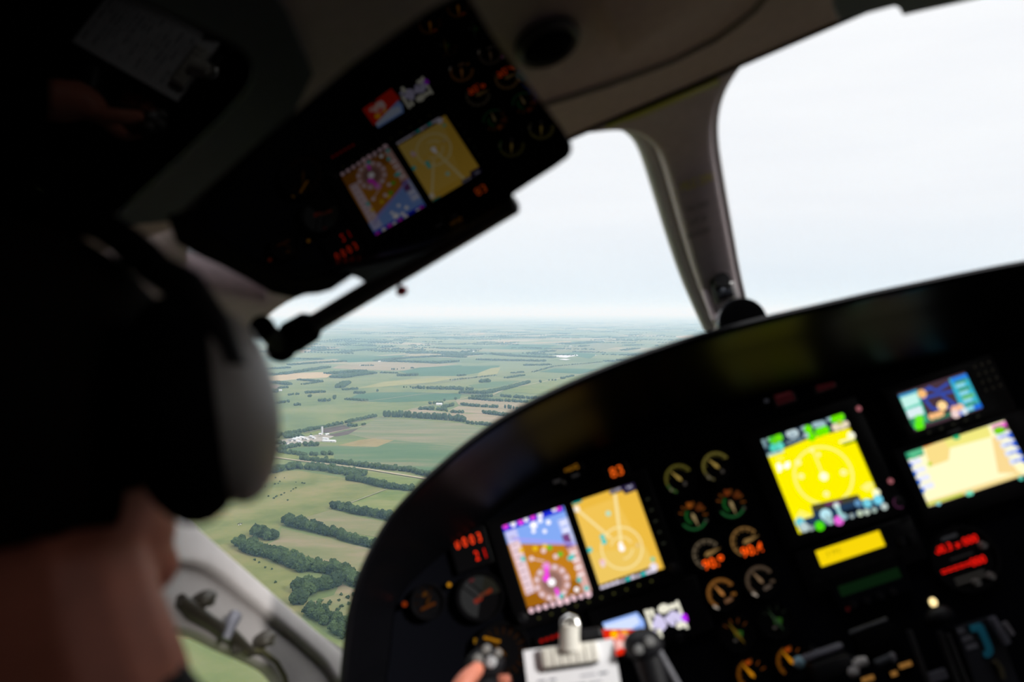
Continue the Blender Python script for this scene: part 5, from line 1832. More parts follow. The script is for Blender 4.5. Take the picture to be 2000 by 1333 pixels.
def plane_axes(n):
    n = n.normalized()
    u = Vector((1, 0, 0))
    u = (u - n * u.dot(n)).normalized()
    return u, n.cross(u), n


def plate(px, n, d, m, half=0.0016, bev=0.0012, smooth=3):
    u, v, nn = plane_axes(n)
    o = n * (d / n.length_squared)
    pts = [on(a, b, n, d) for a, b in px]
    p2 = [((p - o).dot(u), (p - o).dot(v)) for p in pts]
    if smooth:
        p2 = dense(p2, smooth, True)
    return sheet(p2, [], half, bev, o - nn * (half + bev), u, v, nn, m)


V1 = [(915, -8), (935, 25), (962, 72), (1000, 124), (1050, 190), (1100, 254), (1117, 282), (1118, 296), (1110, 309), (1085, 327), (1040, 356), (1004, 380), (1000, 398), (960, 421), (900, 456), (820, 501), (760, 532), (712, 553), (700, 545), (686, 540), (668, 549), (648, 568), (622, 575), (598, 577), (574, 584),
      (530, 574), (480, 546), (430, 520), (385, 500), (345, 476), (340, 440), (400, 385), (500, 298), (600, 214), (680, 146), (760, 88), (840, 32)]
o1 = at(700, 300, 0.66)
t = thing('sun_visor', 'big glossy black sun visor overhead mirroring the flight display', 'sun visor')
plate(V1, N1, D1, VISORM, smooth=0).build('plate', t)
MATTE_MASK = [(330, 432), (345, 476), (385, 500), (430, 520), (480, 546), (530, 574), (574, 584), (598, 577), (622, 575), (648, 568), (690, 540), (655, 538), (600, 546), (560, 543), (500, 514), (440, 482), (395, 455), (372, 425)]
plate(MATTE_MASK, N1, D1 + 0.0035, RUBBER, smooth=0).build('reflection_mask', t)  # matte strip added over the plate edge to hide the ground's reflection
rod_a, rod_b = on(1003, 398, N1, D1 - 0.004), on(612, 634, N1, D1 - 0.004)
dr = (rod_b - rod_a).normalized()
dn1 = Vector((0, 0, -0.003))
MB().tube([rod_a + dr * -0.004, rod_a, rod_a.lerp(rod_b, 0.5), rod_b + dr * 0.01], [0.006, 0.0112, 0.0112, 0.0112], BLACK, 16).build('rail', t, smooth=True)
pv = on(548, 676, N1, D1 - 0.004)
mb = MB()
mb.tube([rod_b - dr * 0.002, rod_b + dr * 0.006, rod_b + dr * 0.030, pv - dr * 0.012, pv], [0.0125, 0.0180, 0.0190, 0.0165, 0.015], RUBBER, 18)
mb.ball(pv + Vector((0, 0, -0.004)), (0.017, 0.017, 0.015), RUBBER, 18)
mb.tube([pv, on(520, 645, N1, D1 + 0.012), on(512, 640, N1, D1 + 0.03)], [0.012, 0.010, 0.012], RUBBER, 14)
mb.build('pivot', t, smooth=True)
kp = on(776, 546, N1, D1 - 0.004)
mb = MB()
mb.cyl(kp + Vector((0, 0, -0.004)), kp + Vector((0.001, 0, -0.010)), 0.0022, BLACK, 12)
mb.ball(kp + Vector((0.001, 0, -0.0145)), (0.0068, 0.006, 0.0056), mat('red_knob', (0.6, 0.012, 0.03), 0.4), 16)
mb.build('release_knob', t, smooth=True, label='tiny red knob')
V2 = [(-90, -220), (60, -110), (150, -60), (250, -4), (360, 46), (450, 88), (480, 104), (496, 126), (498, 150), (484, 178), (440, 228), (370, 296), (300, 360), (215, 435), (60, 520), (-160, 420)]
t = thing('sun_visor', 'glossy black side panel overhead mirroring the white clipboard', 'sun visor')
plate(V2, N2, D2, mat('side_acrylic', (0.001, 0.001, 0.0012), 0.02, ior=1.13, var=0.0), smooth=0).build('plate', t)
t = thing('sun_visor', 'black visor edge peeking in above the starboard windshield', 'sun visor')
plate([(1622, -60), (1626, 10), (1634, 30), (1690, 18), (1742, 4), (1752, 8), (1760, 22), (1800, 13), (1860, 0), (2060, -44), (2040, -140), (1760, -120)], Vector((0, 0, 1)), 0.352, BLACK, smooth=0).build('plate', t)
MB().tube([on(1764, 14, (0, 0, 1), 0.352), on(1900, -22, (0, 0, 1), 0.352), on(2060, -60, (0, 0, 1), 0.352)], 0.004, BLACK, 10).build('rail', t, smooth=True)

# magnetic compass on the centre post and the black dome at its foot
c = at(1409, 556, 1.262)
t = thing('magnetic_compass', 'small black compass in a pale frame low on the centre post', 'compass', c, Matrix.Rotation(math.radians(4), 3, 'Y'))
mb = MB()
mb.box((0, 0.010, 0), (0.030, 0.030, 0.050), BLACK, bevel=0.006)
mb.cyl((0, -0.006, 0.004), (0, -0.014, 0.004), 0.0125, BLACK, 20)
mb.build('body', t, smooth=True)
MB().box((0, -0.0062, -0.015), (0.020, 0.003, 0.008), mat('smoked_glass', (0.05, 0.055, 0.07), 0.08), bevel=0.001).build('window', t, label='smoked glass window')
mb = MB()  # metal beads added for the glossy highlights on the black body
mb.ball((0.012, -0.004, -0.004), 0.0045, CHROME, 12)
mb.ball((-0.003, -0.012, -0.012), 0.003, mat('steel', (0.3, 0.32, 0.38), 0.3, metal=1.0), 12)
mb.build('highlight_beads', t, smooth=True)
mb = MB()
mb.box((0.0225, 0.026, -0.004), (0.010, 0.012, 0.082), TRIMW, bevel=0.003)
mb.box((-0.0225, 0.026, -0.004), (0.008, 0.012, 0.082), POSTM, bevel=0.003)
mb.box((0, 0.026, 0.036), (0.052, 0.012, 0.008), POSTM, bevel=0.003)
mb.box((0, 0.026, -0.044), (0.052, 0.012, 0.010), POSTM, bevel=0.003)
mb.build('mount_frame', t, smooth=True, label='pale mounting frame')
c = at(1452, 628, 1.20)
t = thing('dashboard_vent', 'round black vent standing on the hood at the centre post foot', 'vent', c, Matrix.Rotation(math.radians(6), 3, 'X'))
mb = MB()
mb.lathe([(0, -0.006), (0.020, -0.007), (0.0335, -0.004), (0.0362, 0.002), (0.0355, 0.016), (0.026, 0.024), (0, 0.026)], RUBBER, 40)
mb.build('body', t, smooth=True)
mb = MB()
mb.lathe([(0.0362, 0.004), (0.0375, 0.008), (0.0372, 0.014), (0.0355, 0.016)], mat('smoked_glass', (0.05, 0.055, 0.07), 0.08), 40)
mb.build('rim', t, smooth=True)
MB().box((0, 0.012, -0.040), (0.026, 0.024, 0.030), BLACK, bevel=0.004).build('base', t)

# placard on the centre post
YTX = mat('yellow_print', (0.85, 0.80, 0.03), 0.6)
p0 = on(1361, 357, WN, WD - 0.0012)
t = thing('placard', 'yellow lettering over faint grey print on the centre post', 'placard', p0)
ex = (on(1387, 348, WN, WD - 0.0012) - p0).normalized()
evv = (on(1355, 338, WN, WD - 0.0012) - p0)
evv = (evv - ex * evv.dot(ex)).normalized()


def on_post(s, du, dv, size, m, kv=1.0, name='lettering'):
    vs, fs = text_mesh(s, size)
    MB().add([ex * (v[0] + du) + evv * (v[1] * kv + dv) for v in vs], fs, m).build(name, t)


on_post('MLG 20N', 0, 0, 0.0112, YTX, 2.3)
GTX = mat('grey_print', (0.17, 0.155, 0.165), 0.7)
for i, s in enumerate(['MAX SPEED', 'LIMIT 250', 'ABOVE 8000']):
    on_post(s, 0.002, -0.050 - 0.030 * i, 0.0062, GTX, 2.8)

# storm window latch on the side wall
sp = lambda px, py, d=0.0: on(px, py, SIDE, X0 - 0.017 + d)
t = thing('window_latch', 'dark latch hardware with a silver lever along the small side window', 'latch', sp(440, 1230))
lo = sp(440, 1230)
L_ = lambda px, py, d=0.0: sp(px, py, d) - lo
DARK = mat('latch_metal', (0.035, 0.03, 0.022), 0.45, metal=0.3)
MB().tube([L_(350, 1172, .006), L_(372, 1192, .008), L_(410, 1216, .008), L_(452, 1243, .008), (L_(488, 1276, .006))], [0.009, 0.0115, 0.0095, 0.0105, 0.008], DARK, 12).build('bar', t, smooth=True)
for px, py in [(396, 1172), (515, 1250)]:
    mb = MB()
    mb.ball(L_(px, py, .014), (0.018, 0.021, 0.0105), DARK, 16, Matrix.Rotation(0.3, 3, 'X'))
    mb.ball(L_(px + 14, py + 6, .022), (0.007, 0.010, 0.005), mat('latch_sheen', (0.16, 0.15, 0.14), 0.35, metal=0.6), 12)
    mb.cyl(L_(px, py, .0), L_(px, py, .012), 0.007, DARK, 12)
    mb.build('knob', t, smooth=True)
mb = MB()
mb.tube([L_(458, 1205, .018), L_(450, 1222, .020), L_(440, 1250, .014)], [0.010, 0.0085, 0.006], mat('dull_lever', (0.13, 0.13, 0.155), 0.45, metal=0.2), 12)
mb.build('lever', t, smooth=True, label='silver lever')
MB().box(L_(462, 1268, .006), (0.010, 0.022, 0.014), DARK, bevel=0.003).build('bracket', t)
MB().tube([L_(476, 1272, .008), L_(512, 1272, .010), L_(540, 1294, .008), L_(556, 1322, .008), L_(566, 1362, .006), L_(572, 1420, .004)], 0.0042, mat('olive_cable', (0.05, 0.045, 0.02), 0.6), 10).build('cable', t, smooth=True)

# ---------------------------------------------------------------- control yoke with the clipboard
YO = Vector((0.051, -0.238, -0.163))
YR_ = Matrix.Rotation(math.radians(10.6), 3, 'Y')
t = thing('control_yoke', 'black control yoke with horns rising either side of the clipboard', 'control yoke', YO, YR_)
MB().tube([(0, 0.30, -0.16), (0, 0.06, -0.15), (0, 0.02, -0.145)], [0.022, 0.022, 0.028], BLACK, 20).build('column', t, smooth=True)
MB().tube([(-0.095, 0.0, -0.125), (-0.06, 0.006, -0.145), (0, 0.01, -0.150), (0.06, 0.006, -0.145), (0.095, 0.0, -0.125)], [0.017, 0.018, 0.024, 0.018, 0.017], BLACK, 16).build('hub', t, smooth=True)
for s in (-1, 1):
    g = MB().tube([(s * 0.095, 0, -0.128), (s * 0.104, -0.001, -0.10), (s * 0.103, -0.002, -0.06), (s * 0.098, -0.002, -0.022)], [0.016, 0.0175, 0.0165, 0.018], BLACK, 16)
    g.ball((s * 0.095, -0.002, -0.008), (0.024, 0.020, 0.019), BLACK, 18)
    go_ = g.build('grip', t, smooth=True)
    if s < 0:
        for x, z, r, m in [(-0.100, 0.000, 0.0062, GREY), (-0.085, -0.004, 0.0068, mat('pale_button', (0.45, 0.45, 0.47), 0.4)), (-0.089, 0.010, 0.0050, GREY), (-0.076, 0.004, 0.0045, GREY)]:
            MB().tube([(x, -0.012, z), (x, -0.022, z), (x, -0.0245, z)], [r, r, r * .7], m, 14).build('switch', go_, smooth=True)
    else:
        for x, z in [(0.088, -0.010), (0.101, -0.003)]:
            MB().tube([(x, -0.012, z), (x, -0.021, z), (x, -0.024, z)], [0.0062, 0.0058, 0.004], mat('grey_button', (0.2, 0.2, 0.2), 0.5), 14).build('switch', go_, smooth=True)
cp = [at(1286, 1272, 0.93), at(1302, 1300, 0.93), at(1330, 1350, 0.92), at(1350, 1400, 0.93)]
MB().tube([YR_.inverted() @ (p - YO) for p in cp], 0.0042, mat('grey_cord', (0.14, 0.14, 0.16), 0.5), 10).build('cord', t, smooth=True, label='grey cord')

TL, TR = at(1022, 1272, 0.95), at(1198, 1248, 0.95)
cex = (TR - TL).normalized()
cdn = Vector((0, -math.sin(0.1), -math.cos(0.1)))
cdn = (cdn - cex * cdn.dot(cex)).normalized()
cn = cex.cross(cdn)
if cn.y > 0:
    cn = -cn                                        # faces aft
CWd = (TR - TL).length
CR = Matrix((cex, -cn, -cdn)).transposed()
t = thing('clipboard', 'white-papered clipboard with a cream metal clip held on the yoke', 'clipboard', TL, CR)
CRi = CR.inverted()


def cl(px, py, lift=0.0):
    n = cn
    return CRi @ (on(px, py, n, n.dot(TL) + lift) - TL)


MB().box((CWd / 2, 0.004, -0.093), (CWd * 0.98, 0.003, 0.186), BLACK, bevel=0.001).build('board', t)
mb = MB()
mb.box((CWd / 2, 0.001, -0.0905), (CWd, 0.0016, 0.181), PAPER)
rr = random.Random(4)
for i in range(16):
    z = -0.036 - 0.009 * i
    x = 0.012
    while x < CWd - 0.02:
        w = rr.uniform(0.006, 0.022)
        if rr.random() < 0.8:
            mb.rect(x, z + 0.0012, min(x + w, CWd - 0.012), z - 0.0012, -0.00012, INK if rr.random() < 0.45 else mat('faint_ink', (0.5, 0.5, 0.56), 0.8))
        x += w + 0.004
mb.build('paper', t)
CREAM = mat('cream_metal', (0.78, 0.75, 0.68), 0.4, var=0.03)
a, b, c_ = cl(1058, 1268), cl(1166, 1252), cl(1064, 1303)
mid = cl(1113, 1279)
wj = (b - a).length
mb = MB()
mb.box((mid.x, -0.006, mid.z), (wj, 0.008, 0.022), CREAM, bevel=0.002)
for i in range(7):
    mb.box((mid.x - wj / 2 + wj * (i + 0.5) / 7, -0.0105, mid.z), (0.0016, 0.0012, 0.018), CREAM)
k_ = mb.build('clip', t, smooth=True)
MB().box((mid.x, -0.0045, mid.z - 0.0125), (wj * 0.96, 0.006, 0.0035), RUBBER, bevel=0.0008).build('jaw_shadow', k_)  # black strip put in for the shadow line under the clip
top = cl(1113, 1222)
bot = cl(1112, 1262)
MB().tube([(bot.x, -0.008, bot.z - 0.004), ((bot.x + top.x) / 2, -0.011, (bot.z + top.z) / 2), (top.x, -0.012, top.z)], [0.0125, 0.0115, 0.0115], CREAM, 16).build('lever', k_, smooth=True)
MB().tube([(top.x - 0.0085, -0.013, top.z - 0.002), (top.x - 0.007, -0.014, top.z + 0.006), (top.x, -0.014, top.z + 0.0095), (top.x + 0.007, -0.014, top.z + 0.006), (top.x + 0.0085, -0.013, top.z - 0.002)], 0.0042, CHROME, 10).build('lever_end', k_, smooth=True, label='bright metal end')
sb_ = cl(1156, 1238)
MB().box((sb_.x, 0.004, sb_.z), (0.026, 0.010, 0.012), BLACK, bevel=0.003).build('hook', t)

# ---------------------------------------------------------------- levers and selectors at the foot of the board
p = cz(1818, 1176, -0.02)
t = thing('gear_handle', 'black knobbed lever whose tip glows warm white', 'lever', p)
MB().tube([(-0.002, 0.03, -0.03), (-0.002, 0.0, -0.022), (-0.002, -0.012, -0.018)], [0.006, 0.006, 0.012], BLACK, 14).ball((-0.002, -0.014, -0.018), (0.020, 0.012, 0.014), BLACK, 18).build('handle', t, smooth=True)
MB().tube([(0, 0.004, 0), (0, -0.006, 0)], [0.0085, 0.0085], BEZEL, 16).build('socket', t, smooth=True)
MB().ball((0, -0.008, 0), (0.0052, 0.004, 0.0062), em(255, 226, 160, 1.6), 16).build('bulb', t, smooth=True, label='glowing warm white bulb')
p = cz(1602, 1277, -0.05)
t = thing('parking_brake', 'grey T-shaped pull with a pale blue tip beside the lowest gauges', 'handle', p, Matrix.Rotation(math.radians(-1), 3, 'Y'))
MB().tube([(-0.028, 0, 0.0), (0.0, 0, 0.0), (0.028, 0, 0.0), (0.032, 0, 0)], [0.0055, 0.0058, 0.0058, 0.004], mat('slate_plastic', (0.12, 0.12, 0.15), 0.5), 14).build('bar', t, smooth=True)
MB().ball((-0.031, 0, -0.002), (0.0085, 0.0075, 0.0085), mat('pale_blue', (0.26, 0.44, 0.54), 0.35), 16).build('tip', t, smooth=True, label='pale blue tip')
MB().cyl((0, 0.05, 0), (0, 0, 0), 0.005, BLACK, 12).build('shaft', t, smooth=True)
MB().box((0.006, 0.004, -0.020), (0.054, 0.05, 0.026), BLACK, bevel=0.005).build('guard', t, smooth=True)
p = cz(1706, 1250, -0.05)
t = thing('fuel_lever', 'broad black lever head with a grey upper edge beneath the audio panel', 'lever', p)
MB().box((0.002, 0, -0.004), (0.058, 0.03, 0.040), RUBBER, bevel=0.008).build('head', t, smooth=True)
MB().tube([(-0.028, -0.006, 0.0185), (0.0, -0.008, 0.020), (0.026, -0.006, 0.0205)], 0.0028, mat('grey_edge', (0.07, 0.075, 0.09), 0.5), 8).build('edge', t, smooth=True)
MB().cyl((0, 0.06, -0.01), (0, 0, -0.006), 0.008, BLACK, 12).build('shaft', t, smooth=True)
PW = mat('pale_knob', (0.42, 0.40, 0.40), 0.45)
p = cz(1680, 1296, -0.07)
t = thing('pedestal_switch', 'short pale switch lever below the broad black lever head', 'switch', p)
MB().tube([(-0.009, 0, -0.001), (0.0, 0, 0.001), (0.009, 0, 0.0)], [0.0055, 0.0072, 0.0062], PW, 14).build('cap', t, smooth=True)
MB().cyl((0, 0.07, 0), (0, 0.002, 0), 0.004, BLACK, 10).build('stem', t, smooth=True)
p = cz(1667, 1313, -0.07)
t = thing('pedestal_switch', 'round pale knob just under the short pale lever', 'switch', p)
MB().ball((0, 0, 0), (0.0082, 0.007, 0.0075), PW, 16).build('cap', t, smooth=True)
MB().cyl((0, 0.07, 0), (0, 0.002, 0), 0.004, BLACK, 10).build('stem', t, smooth=True)
p = cz(1733, 1286, -0.06)
t = thing('pedestal_switch', 'dark barrel switch with a grey end next to the short pale lever', 'switch', p, Matrix.Rotation(math.radians(0), 3, 'Y'))
MB().tube([(-0.018, 0, -0.002), (0.004, 0, 0.0)], 0.0065, mat('dark_barrel', (0.035, 0.04, 0.05), 0.5), 14).build('barrel', t, smooth=True)
MB().ball((0.006, 0, 0.0), (0.0055, 0.006, 0.009), mat('grey_cap', (0.19, 0.18, 0.20), 0.5), 14).build('cap', t, smooth=True)
MB().cyl((0, 0.06, 0), (0, 0.002, 0), 0.004, BLACK, 10).build('stem', t, smooth=True)
for px, py, w, lab in [(1694, 1326, .018, 'dim amber legend under the round pale knob'), (1767, 1299, .018, 'dim amber legend by the dark barrel switch'), (1745, 1316, .009, 'dim amber dot below the dark barrel switch')]:
    p = cz(px, py, 0.006)
    t = thing('lit_legend', lab, 'light', p)
    MB().box((0, 0.002, 0), (w * 1.3, 0.008, 0.011), BEZEL, bevel=0.001).build('housing', t)
    MB().rect(-w / 2, 0.0032, w / 2, -0.0032, -0.0024, em(128, 88, 40)).build('lens', t)
p = cz(1905, 1250, -0.012)
t = thing('flap_selector', 'grey selector plate with a bright blue bracket-shaped band and white legends', 'flap selector', p)
lo = p
F_ = lambda px, py: (cz(px, py, -0.012) - lo)
mb = MB()
pl = [F_(*q) for q in [(1868, 1228), (1945, 1205), (2010, 1380), (1930, 1400)]]
mb.add([(q.x, 0.004, q.z) for q in pl] + [(q.x, 0.014, q.z) for q in pl], [[0, 1, 2, 3], [0, 1, 5, 4], [1, 2, 6, 5], [2, 3, 7, 6], [3, 0, 4, 7]], mat('slate_plate', (0.018, 0.019, 0.026), 0.5))
mb.build('plate', t)
BLUE = mat('bright_blue_paint', (0.02, 0.30, 0.46), 0.5, var=0.05)
mb = MB()
bl = [F_(*q) for q in [(1894, 1224), (1916, 1218), (1922, 1224), (1938, 1262), (1941, 1275), (1934, 1285), (1924, 1285), (1921, 1277), (1927, 1271), (1922, 1258), (1910, 1234), (1897, 1236)]]
n_ = len(bl)
mb.add([(q.x, 0.0, q.z) for q in bl] + [(q.x, 0.004, q.z) for q in bl], [list(range(n_))] + [[i, (i + 1) % n_, n_ + (i + 1) % n_, n_ + i] for i in range(n_)], BLUE)
mb.build('band', t, label='bright blue band')
for px, py, w in [(1878, 1234, .010), (1891, 1249, .015), (1900, 1265, .016)]:
    q = F_(px, py)
    MB().box((q.x, 0.0035, q.z), (w, 0.002, 0.0065), mat('pale_legend', (0.16, 0.16, 0.19), 0.6), bevel=0.0005).build('legend', t)
a, b = F_(1932, 1206), F_(1962, 1256)
MB().tube([(a.x, -0.006, a.z), (b.x, -0.006, b.z)], 0.006, mat('slate_plastic', (0.12, 0.12, 0.15), 0.5), 12).build('lever', t, smooth=True)
a, b = F_(1958, 1216), F_(1974, 1240)
MB().tube([(a.x, -0.004, a.z), (b.x, -0.004, b.z)], 0.0042, mat('grey_cap', (0.19, 0.18, 0.20), 0.5), 10).build('index_pin', t, smooth=True)
a, b = F_(1942, 1292), F_(1958, 1326)
MB().tube([(a.x, 0.0, a.z), ((a.x + b.x) / 2 + .003, 0.0, (a.z + b.z) / 2), (b.x, 0.0, b.z)], 0.0045, mat('olive_paint', (0.07, 0.06, 0.03), 0.6), 10).build('stop', t, smooth=True)
p = cz(1800, 1300, -0.01)
t = thing('throttle_quadrant', 'dark lever quadrant with faint grey rails at the foot of the panel', 'throttle quadrant', p)
lo = p
Q_ = lambda px, py: (cz(px, py, -0.01) - lo)
for (pa, pb) in [((1775, 1232), (1822, 1360)), ((1834, 1235), (1880, 1360)), ((1850, 1240), (1898, 1360))]:
    a, b = Q_(*pa), Q_(*pb)
    MB().tube([(a.x, 0, a.z), (b.x, 0, b.z)], 0.0042, mat('rail_grey', (0.035, 0.035, 0.037), 0.5), 8).build('rail', t, smooth=True)
a = Q_(1830, 1322)
MB().box((a.x, 0.002, a.z), (0.030, 0.008, 0.014), mat('slate_plastic', (0.12, 0.12, 0.15), 0.5), bevel=0.002).build('placard', t)


# ---------------------------------------------------------------- the pilot
def body_mesh(name, balls, tubes, m, voxel, parent=None, smooth_it=3):
    mb = MB()
    for b in balls:
        mb.ball(b[0], b[1], m, 20, b[2] if len(b) > 2 else None)
    for pts, rs in tubes:
        pts2 = spline(pts, 4) if len(pts) > 2 else pts
        n = len(pts2)
        if len(pts) > 2:
            rr2 = []
            for i in range(n):
                q = i / 4.0
                k = min(int(q), len(rs) - 2)
                rr2.append(rs[k] + (rs[k + 1] - rs[k]) * (q - k))
        else:
            rr2 = rs
        mb.tube(pts2, rr2, m, 14)
        mb.ball(pts[0], rs[0], m, 14)
        mb.ball(pts[-1], rs[-1], m, 14)
    tmp = mb.build('tmp', mw=Matrix.Identity(4))
    md = tmp.modifiers.new('r', 'REMESH')
    md.mode = 'VOXEL'
    md.voxel_size = voxel
    md.use_smooth_shade = True
    sm = tmp.modifiers.new('s', 'SMOOTH')
    sm.factor = 0.5
    sm.iterations = smooth_it
    dg = bpy.context.evaluated_depsgraph_get()
    me = bpy.data.meshes.new_from_object(tmp.evaluated_get(dg))
    me.name = name
    bpy.data.objects.remove(tmp)
    me.materials.clear()
    me.materials.append(m)
    me.polygons.foreach_set('use_smooth', [True] * len(me.polygons))
    o = bpy.data.objects.new(name, me)
    COL.objects.link(o)
    if parent is None:
        o.matrix_world = M
    else:
        o.parent = parent
    return o


H = Vector((-0.152, -0.815, 0.112))
hd = lambda x, y, z: tuple(H + Vector((x, y, z)))
SHL, SHR = (-0.325, -0.80, -0.145), (-0.060, -0.795, -0.215)
skin_balls = [(hd(0, 0, 0.012), (0.075, 0.097, 0.106)), (hd(-0.008, 0.036, -0.056), (0.050, 0.058, 0.056)), (hd(0, 0.070, -0.088), (0.026, 0.022, 0.020)),
              (hd(0, 0.098, -0.030), (0.013, 0.017, 0.012)), (hd(0, 0.086, 0.028), (0.052, 0.014, 0.012)), (hd(0.032, 0.076, -0.022), (0.022, 0.016, 0.018)), (hd(-0.032, 0.076, -0.022), (0.022, 0.016, 0.018)),
              (hd(0.077, -0.010, -0.010), (0.010, 0.020, 0.030)), (hd(-0.077, -0.010, -0.010), (0.010, 0.020, 0.030)),
              (hd(0, 0.092, -0.060), (0.022, 0.008, 0.005)), (hd(0, 0.091, -0.071), (0.020, 0.008, 0.006)),
              ((-0.195, -0.82, -0.27), (0.155, 0.10, 0.17)), ((-0.20, -0.83, -0.46), (0.14, 0.10, 0.16)), ((-0.20, -0.82, -0.63), (0.165, 0.12, 0.10)),
              ((-0.078, -0.296, -0.212), (0.020, 0.032, 0.036))]
skin_tubes = [([hd(0, 0.090, 0.016), hd(0, 0.100, -0.010), hd(0, 0.112, -0.028)], [0.007, 0.009, 0.012]),
              ([(-0.165, -0.815, 0.07), (-0.174, -0.808, 0.01), (-0.176, -0.800, -0.05), (-0.180, -0.805, -0.13)], [0.055, 0.0600, 0.0660, 0.080]),
              ([SHL, (-0.19, -0.81, -0.125), SHR], [0.052, 0.070, 0.052]),
              ([SHL, (-0.345, -0.72, -0.27), (-0.335, -0.63, -0.37)], [0.050, 0.045, 0.038]),
              ([(-0.335, -0.63, -0.37), (-0.24, -0.49, -0.31), (-0.125, -0.355, -0.228)], [0.038, 0.036, 0.026]),
              ([(-0.125, -0.355, -0.228), (-0.095, -0.318, -0.216)], [0.027, 0.028]),
              ([SHR, (-0.015, -0.76, -0.30), (-0.01, -0.70, -0.42)], [0.050, 0.046, 0.038]),
              ([(-0.01, -0.70, -0.42), (-0.05, -0.58, -0.47), (-0.085, -0.48, -0.515)], [0.038, 0.035, 0.026]),
              ([(-0.26, -0.80, -0.64), (-0.28, -0.56, -0.63), (-0.285, -0.36, -0.62)], [0.085, 0.075, 0.058]),
              ([(-0.285, -0.36, -0.62), (-0.28, -0.24, -0.76), (-0.275, -0.14, -0.88)], [0.058, 0.052, 0.038]),
              ([(-0.14, -0.80, -0.64), (-0.125, -0.56, -0.63), (-0.115, -0.36, -0.62)], [0.085, 0.075, 0.058]),
              ([(-0.115, -0.36, -0.62), (-0.115, -0.24, -0.76), (-0.12, -0.14, -0.88)], [0.058, 0.052, 0.038]),
              ([(-0.275, -0.16, -0.90), (-0.275, -0.03, -0.915)], [0.038, 0.030]), ([(-0.12, -0.16, -0.90), (-0.12, -0.03, -0.915)], [0.038, 0.030])]
# left hand closed round the port horn of the yoke: four fingers of different lengths and the thumb on top
for z, ln in [(-0.182, 1.0), (-0.201, 1.06), (-0.220, 1.0), (-0.237, 0.85)]:
    skin_tubes.append(([(-0.083, -0.272, z), (-0.078, -0.236, z + 0.002), (-0.052, -0.213, z + 0.003), (-0.052 + 0.026 * ln, -0.222, z + 0.001)], [0.0098, 0.0092, 0.0086, 0.0078]))
skin_tubes.append(([(-0.094, -0.312, -0.205), (-0.080, -0.302, -0.178), (-0.064, -0.292, -0.160), (-0.048, -0.278, -0.152)], [0.0135, 0.0125, 0.0118, 0.0095]))
# right hand resting on the thigh
skin_balls.append(((-0.095, -0.445, -0.532), (0.038, 0.042, 0.016)))
for i, (x, ln) in enumerate([(-0.066, 0.062), (-0.085, 0.074), (-0.104, 0.070), (-0.121, 0.056)]):
    skin_tubes.append(([(x, -0.41, -0.530), (x - 0.002, -0.41 + ln * 0.5, -0.533), (x - 0.003, -0.41 + ln, -0.546)], [0.0098, 0.009, 0.0078]))
skin_tubes.append(([(-0.066, -0.462, -0.530), (-0.046, -0.430, -0.535), (-0.040, -0.405, -0.542)], [0.0125, 0.011, 0.0088]))
person = body_mesh('person', skin_balls, skin_tubes, SKIN, 0.0045)
tag(person, 'pilot in a dark shirt seen from behind wearing a headset, hand on the yoke', 'person')
rh = random.Random(8)
mb = MB()
bm = bmesh.new()
bmesh.ops.create_uvsphere(bm, u_segments=48, v_segments=32, radius=1.0)
dele = []
for v in bm.verts:
    x, y, z = v.co
    lim = -0.80 if y < -0.2 else (-0.35 + 0.9 * (y + 0.2) if y < 0.55 else 0.55)
    if z < lim:
        dele.append(v)
    k = 1 + rh.uniform(-0.012, 0.018)
    v.co = Vector((x * 0.0795 * k, y * 0.1015 * k, 0.012 + z * 0.112 * k))
bmesh.ops.delete(bm, geom=dele, context='VERTS')
bmesh.ops.solidify(bm, geom=list(bm.faces), thickness=0.004)
bm.verts.index_update()
mb.add([v.co + H for v in bm.verts], [[v.index for v in f.verts] for f in bm.faces], HAIR)
bm.free()
nv, nf = [], []
NA, NZ = 14, 7
for i in range(NZ):
    f = i / (NZ - 1)
    for j in range(NA):
        a = math.radians(-62 - 150 * j / (NA - 1))            # hair-coloured nape patch, put in for the shade on the neck's back and port side
        dip = 0.055 * (0.35 + 0.65 * math.sin(math.pi * min(1.0, (j + 1) / NA * 0.75)))
        r = 0.0625 + rh.uniform(-0.0006, 0.0012) - 0.003 * f
        cx, cy, z0 = -0.167 - 0.008 * f, -0.814 + 0.006 * f, 0.055
        nv.append((cx + r * math.cos(a), cy + r * math.sin(a), z0 - f * dip))
for i in range(NZ - 1):
    for j in range(NA - 1):
        nf.append([i * NA + j, i * NA + j + 1, (i + 1) * NA + j + 1, (i + 1) * NA + j])
mb.add(nv, nf, HAIR)
mb.build('hair', person, smooth=True)
shirt = body_mesh('shirt', [((-0.195, -0.82, -0.27), (0.168, 0.113, 0.18)), ((-0.20, -0.83, -0.46), (0.152, 0.112, 0.17))],
                  [([(-0.240, -0.795, -0.082), (-0.178, -0.798, -0.056), (-0.118, -0.793, -0.082)], [0.030, 0.077, 0.030]), ([SHL, (-0.19, -0.81, -0.130), SHR], [0.060, 0.078, 0.060]), ([SHL, (-0.345, -0.72, -0.27), (-0.335, -0.63, -0.37)], [0.059, 0.054, 0.047]),
                   ([(-0.335, -0.63, -0.37), (-0.24, -0.49, -0.31), (-0.15, -0.385, -0.246)], [0.047, 0.044, 0.036]),
                   ([SHR, (-0.015, -0.76, -0.30), (-0.01, -0.70, -0.42)], [0.059, 0.054, 0.047]), ([(-0.01, -0.70, -0.42), (-0.05, -0.58, -0.47), (-0.078, -0.50, -0.508)], [0.047, 0.043, 0.035])],
                  SHIRT, 0.007, person)
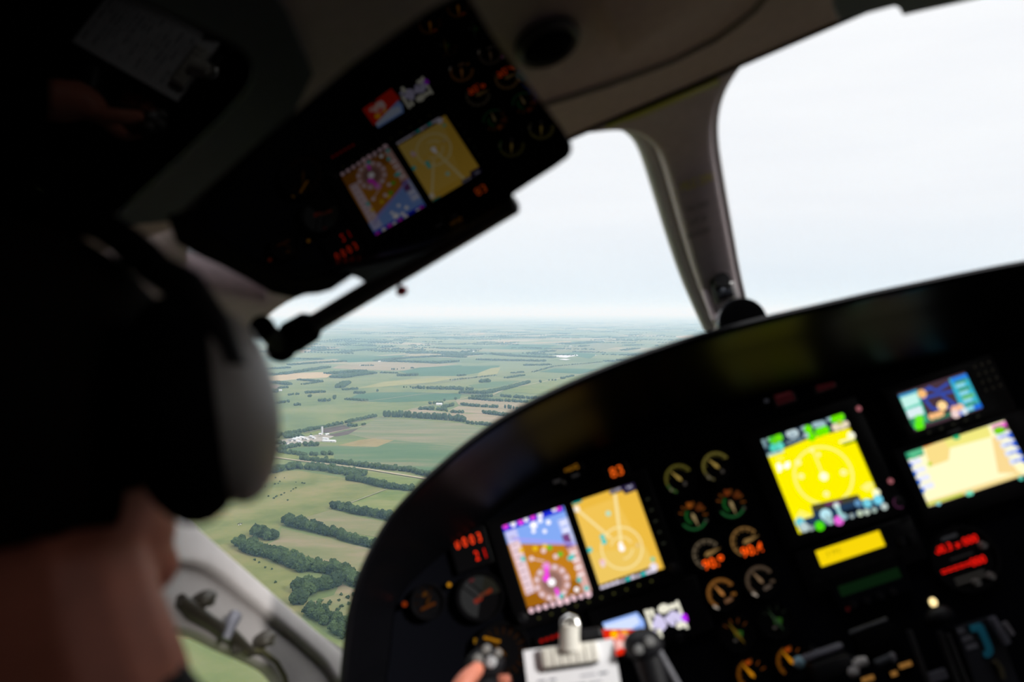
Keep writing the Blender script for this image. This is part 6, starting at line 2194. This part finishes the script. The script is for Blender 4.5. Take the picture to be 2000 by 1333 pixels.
body_mesh('trousers', [((-0.20, -0.82, -0.63), (0.176, 0.132, 0.11))],
          [([(-0.26, -0.80, -0.64), (-0.28, -0.56, -0.63), (-0.285, -0.36, -0.62)], [0.094, 0.084, 0.067]), ([(-0.285, -0.36, -0.62), (-0.28, -0.24, -0.76), (-0.276, -0.155, -0.86)], [0.067, 0.061, 0.05]),
           ([(-0.14, -0.80, -0.64), (-0.125, -0.56, -0.63), (-0.115, -0.36, -0.62)], [0.094, 0.084, 0.067]), ([(-0.115, -0.36, -0.62), (-0.115, -0.24, -0.76), (-0.12, -0.155, -0.86)], [0.067, 0.061, 0.05])],
          SHIRT, 0.008, person)
for s in (-1, 1):
    MB().ball(hd(0.030 * s, 0.080, 0.004), (0.0125, 0.0125, 0.010), mat('eye_white', (0.7, 0.68, 0.66), 0.2), 14).build('eye', person, smooth=True)

# headset
t = thing('headset', 'black aviation headset with a grey ear cup on the pilot', 'headset', H)
SHELL = mat('grey_shell', (0.33, 0.30, 0.275), 0.42, var=0.03)
for s in (1, -1):
    R_ = Matrix.Rotation(math.radians(6 * s), 3, 'Y')
    cx = 0.098 * s
    mb = MB()
    mb.ball((cx - 0.004 * s, -0.020, -0.024), (0.0290, 0.046, 0.064), RUBBER, 28, R_)
    mb.build('ear_cushion', t, smooth=True)
    mb = MB()
    mb.ball((cx + 0.0135 * s, -0.002, -0.026), (0.0225, 0.042, 0.056), SHELL, 28, R_)
    mb.build('ear_cup', t, smooth=True, label='grey outer shell')
    MB().tube([(0.084 * s, -0.008, 0.070), (0.106 * s, -0.016, 0.046), (0.120 * s, -0.024, 0.012), (0.1255 * s, -0.026, -0.014)], [0.010, 0.0115, 0.0105, 0.0085], BLACK, 12).build('bracket', t, smooth=True)
arc = []
for i in range(15):
    q = math.radians(-62 + 124 * i / 14)
    arc.append((0.094 * math.sin(q) * 1.05, -0.010, 0.010 + 0.121 * math.cos(q)))
mb = MB()
for dy in (-0.012, 0.0, 0.012):
    mb.tube([(a, b + dy, c) for a, b, c in arc], 0.0095, RUBBER, 10)
mb.build('headband', t, smooth=True)
MB().tube([(-0.128, 0.01, -0.05), (-0.115, 0.06, -0.085), (-0.07, 0.115, -0.095), (-0.03, 0.128, -0.085)], 0.003, BLACK, 8).ball((-0.022, 0.128, -0.083), (0.013, 0.009, 0.009), RUBBER, 12).build('microphone_boom', t, smooth=True)
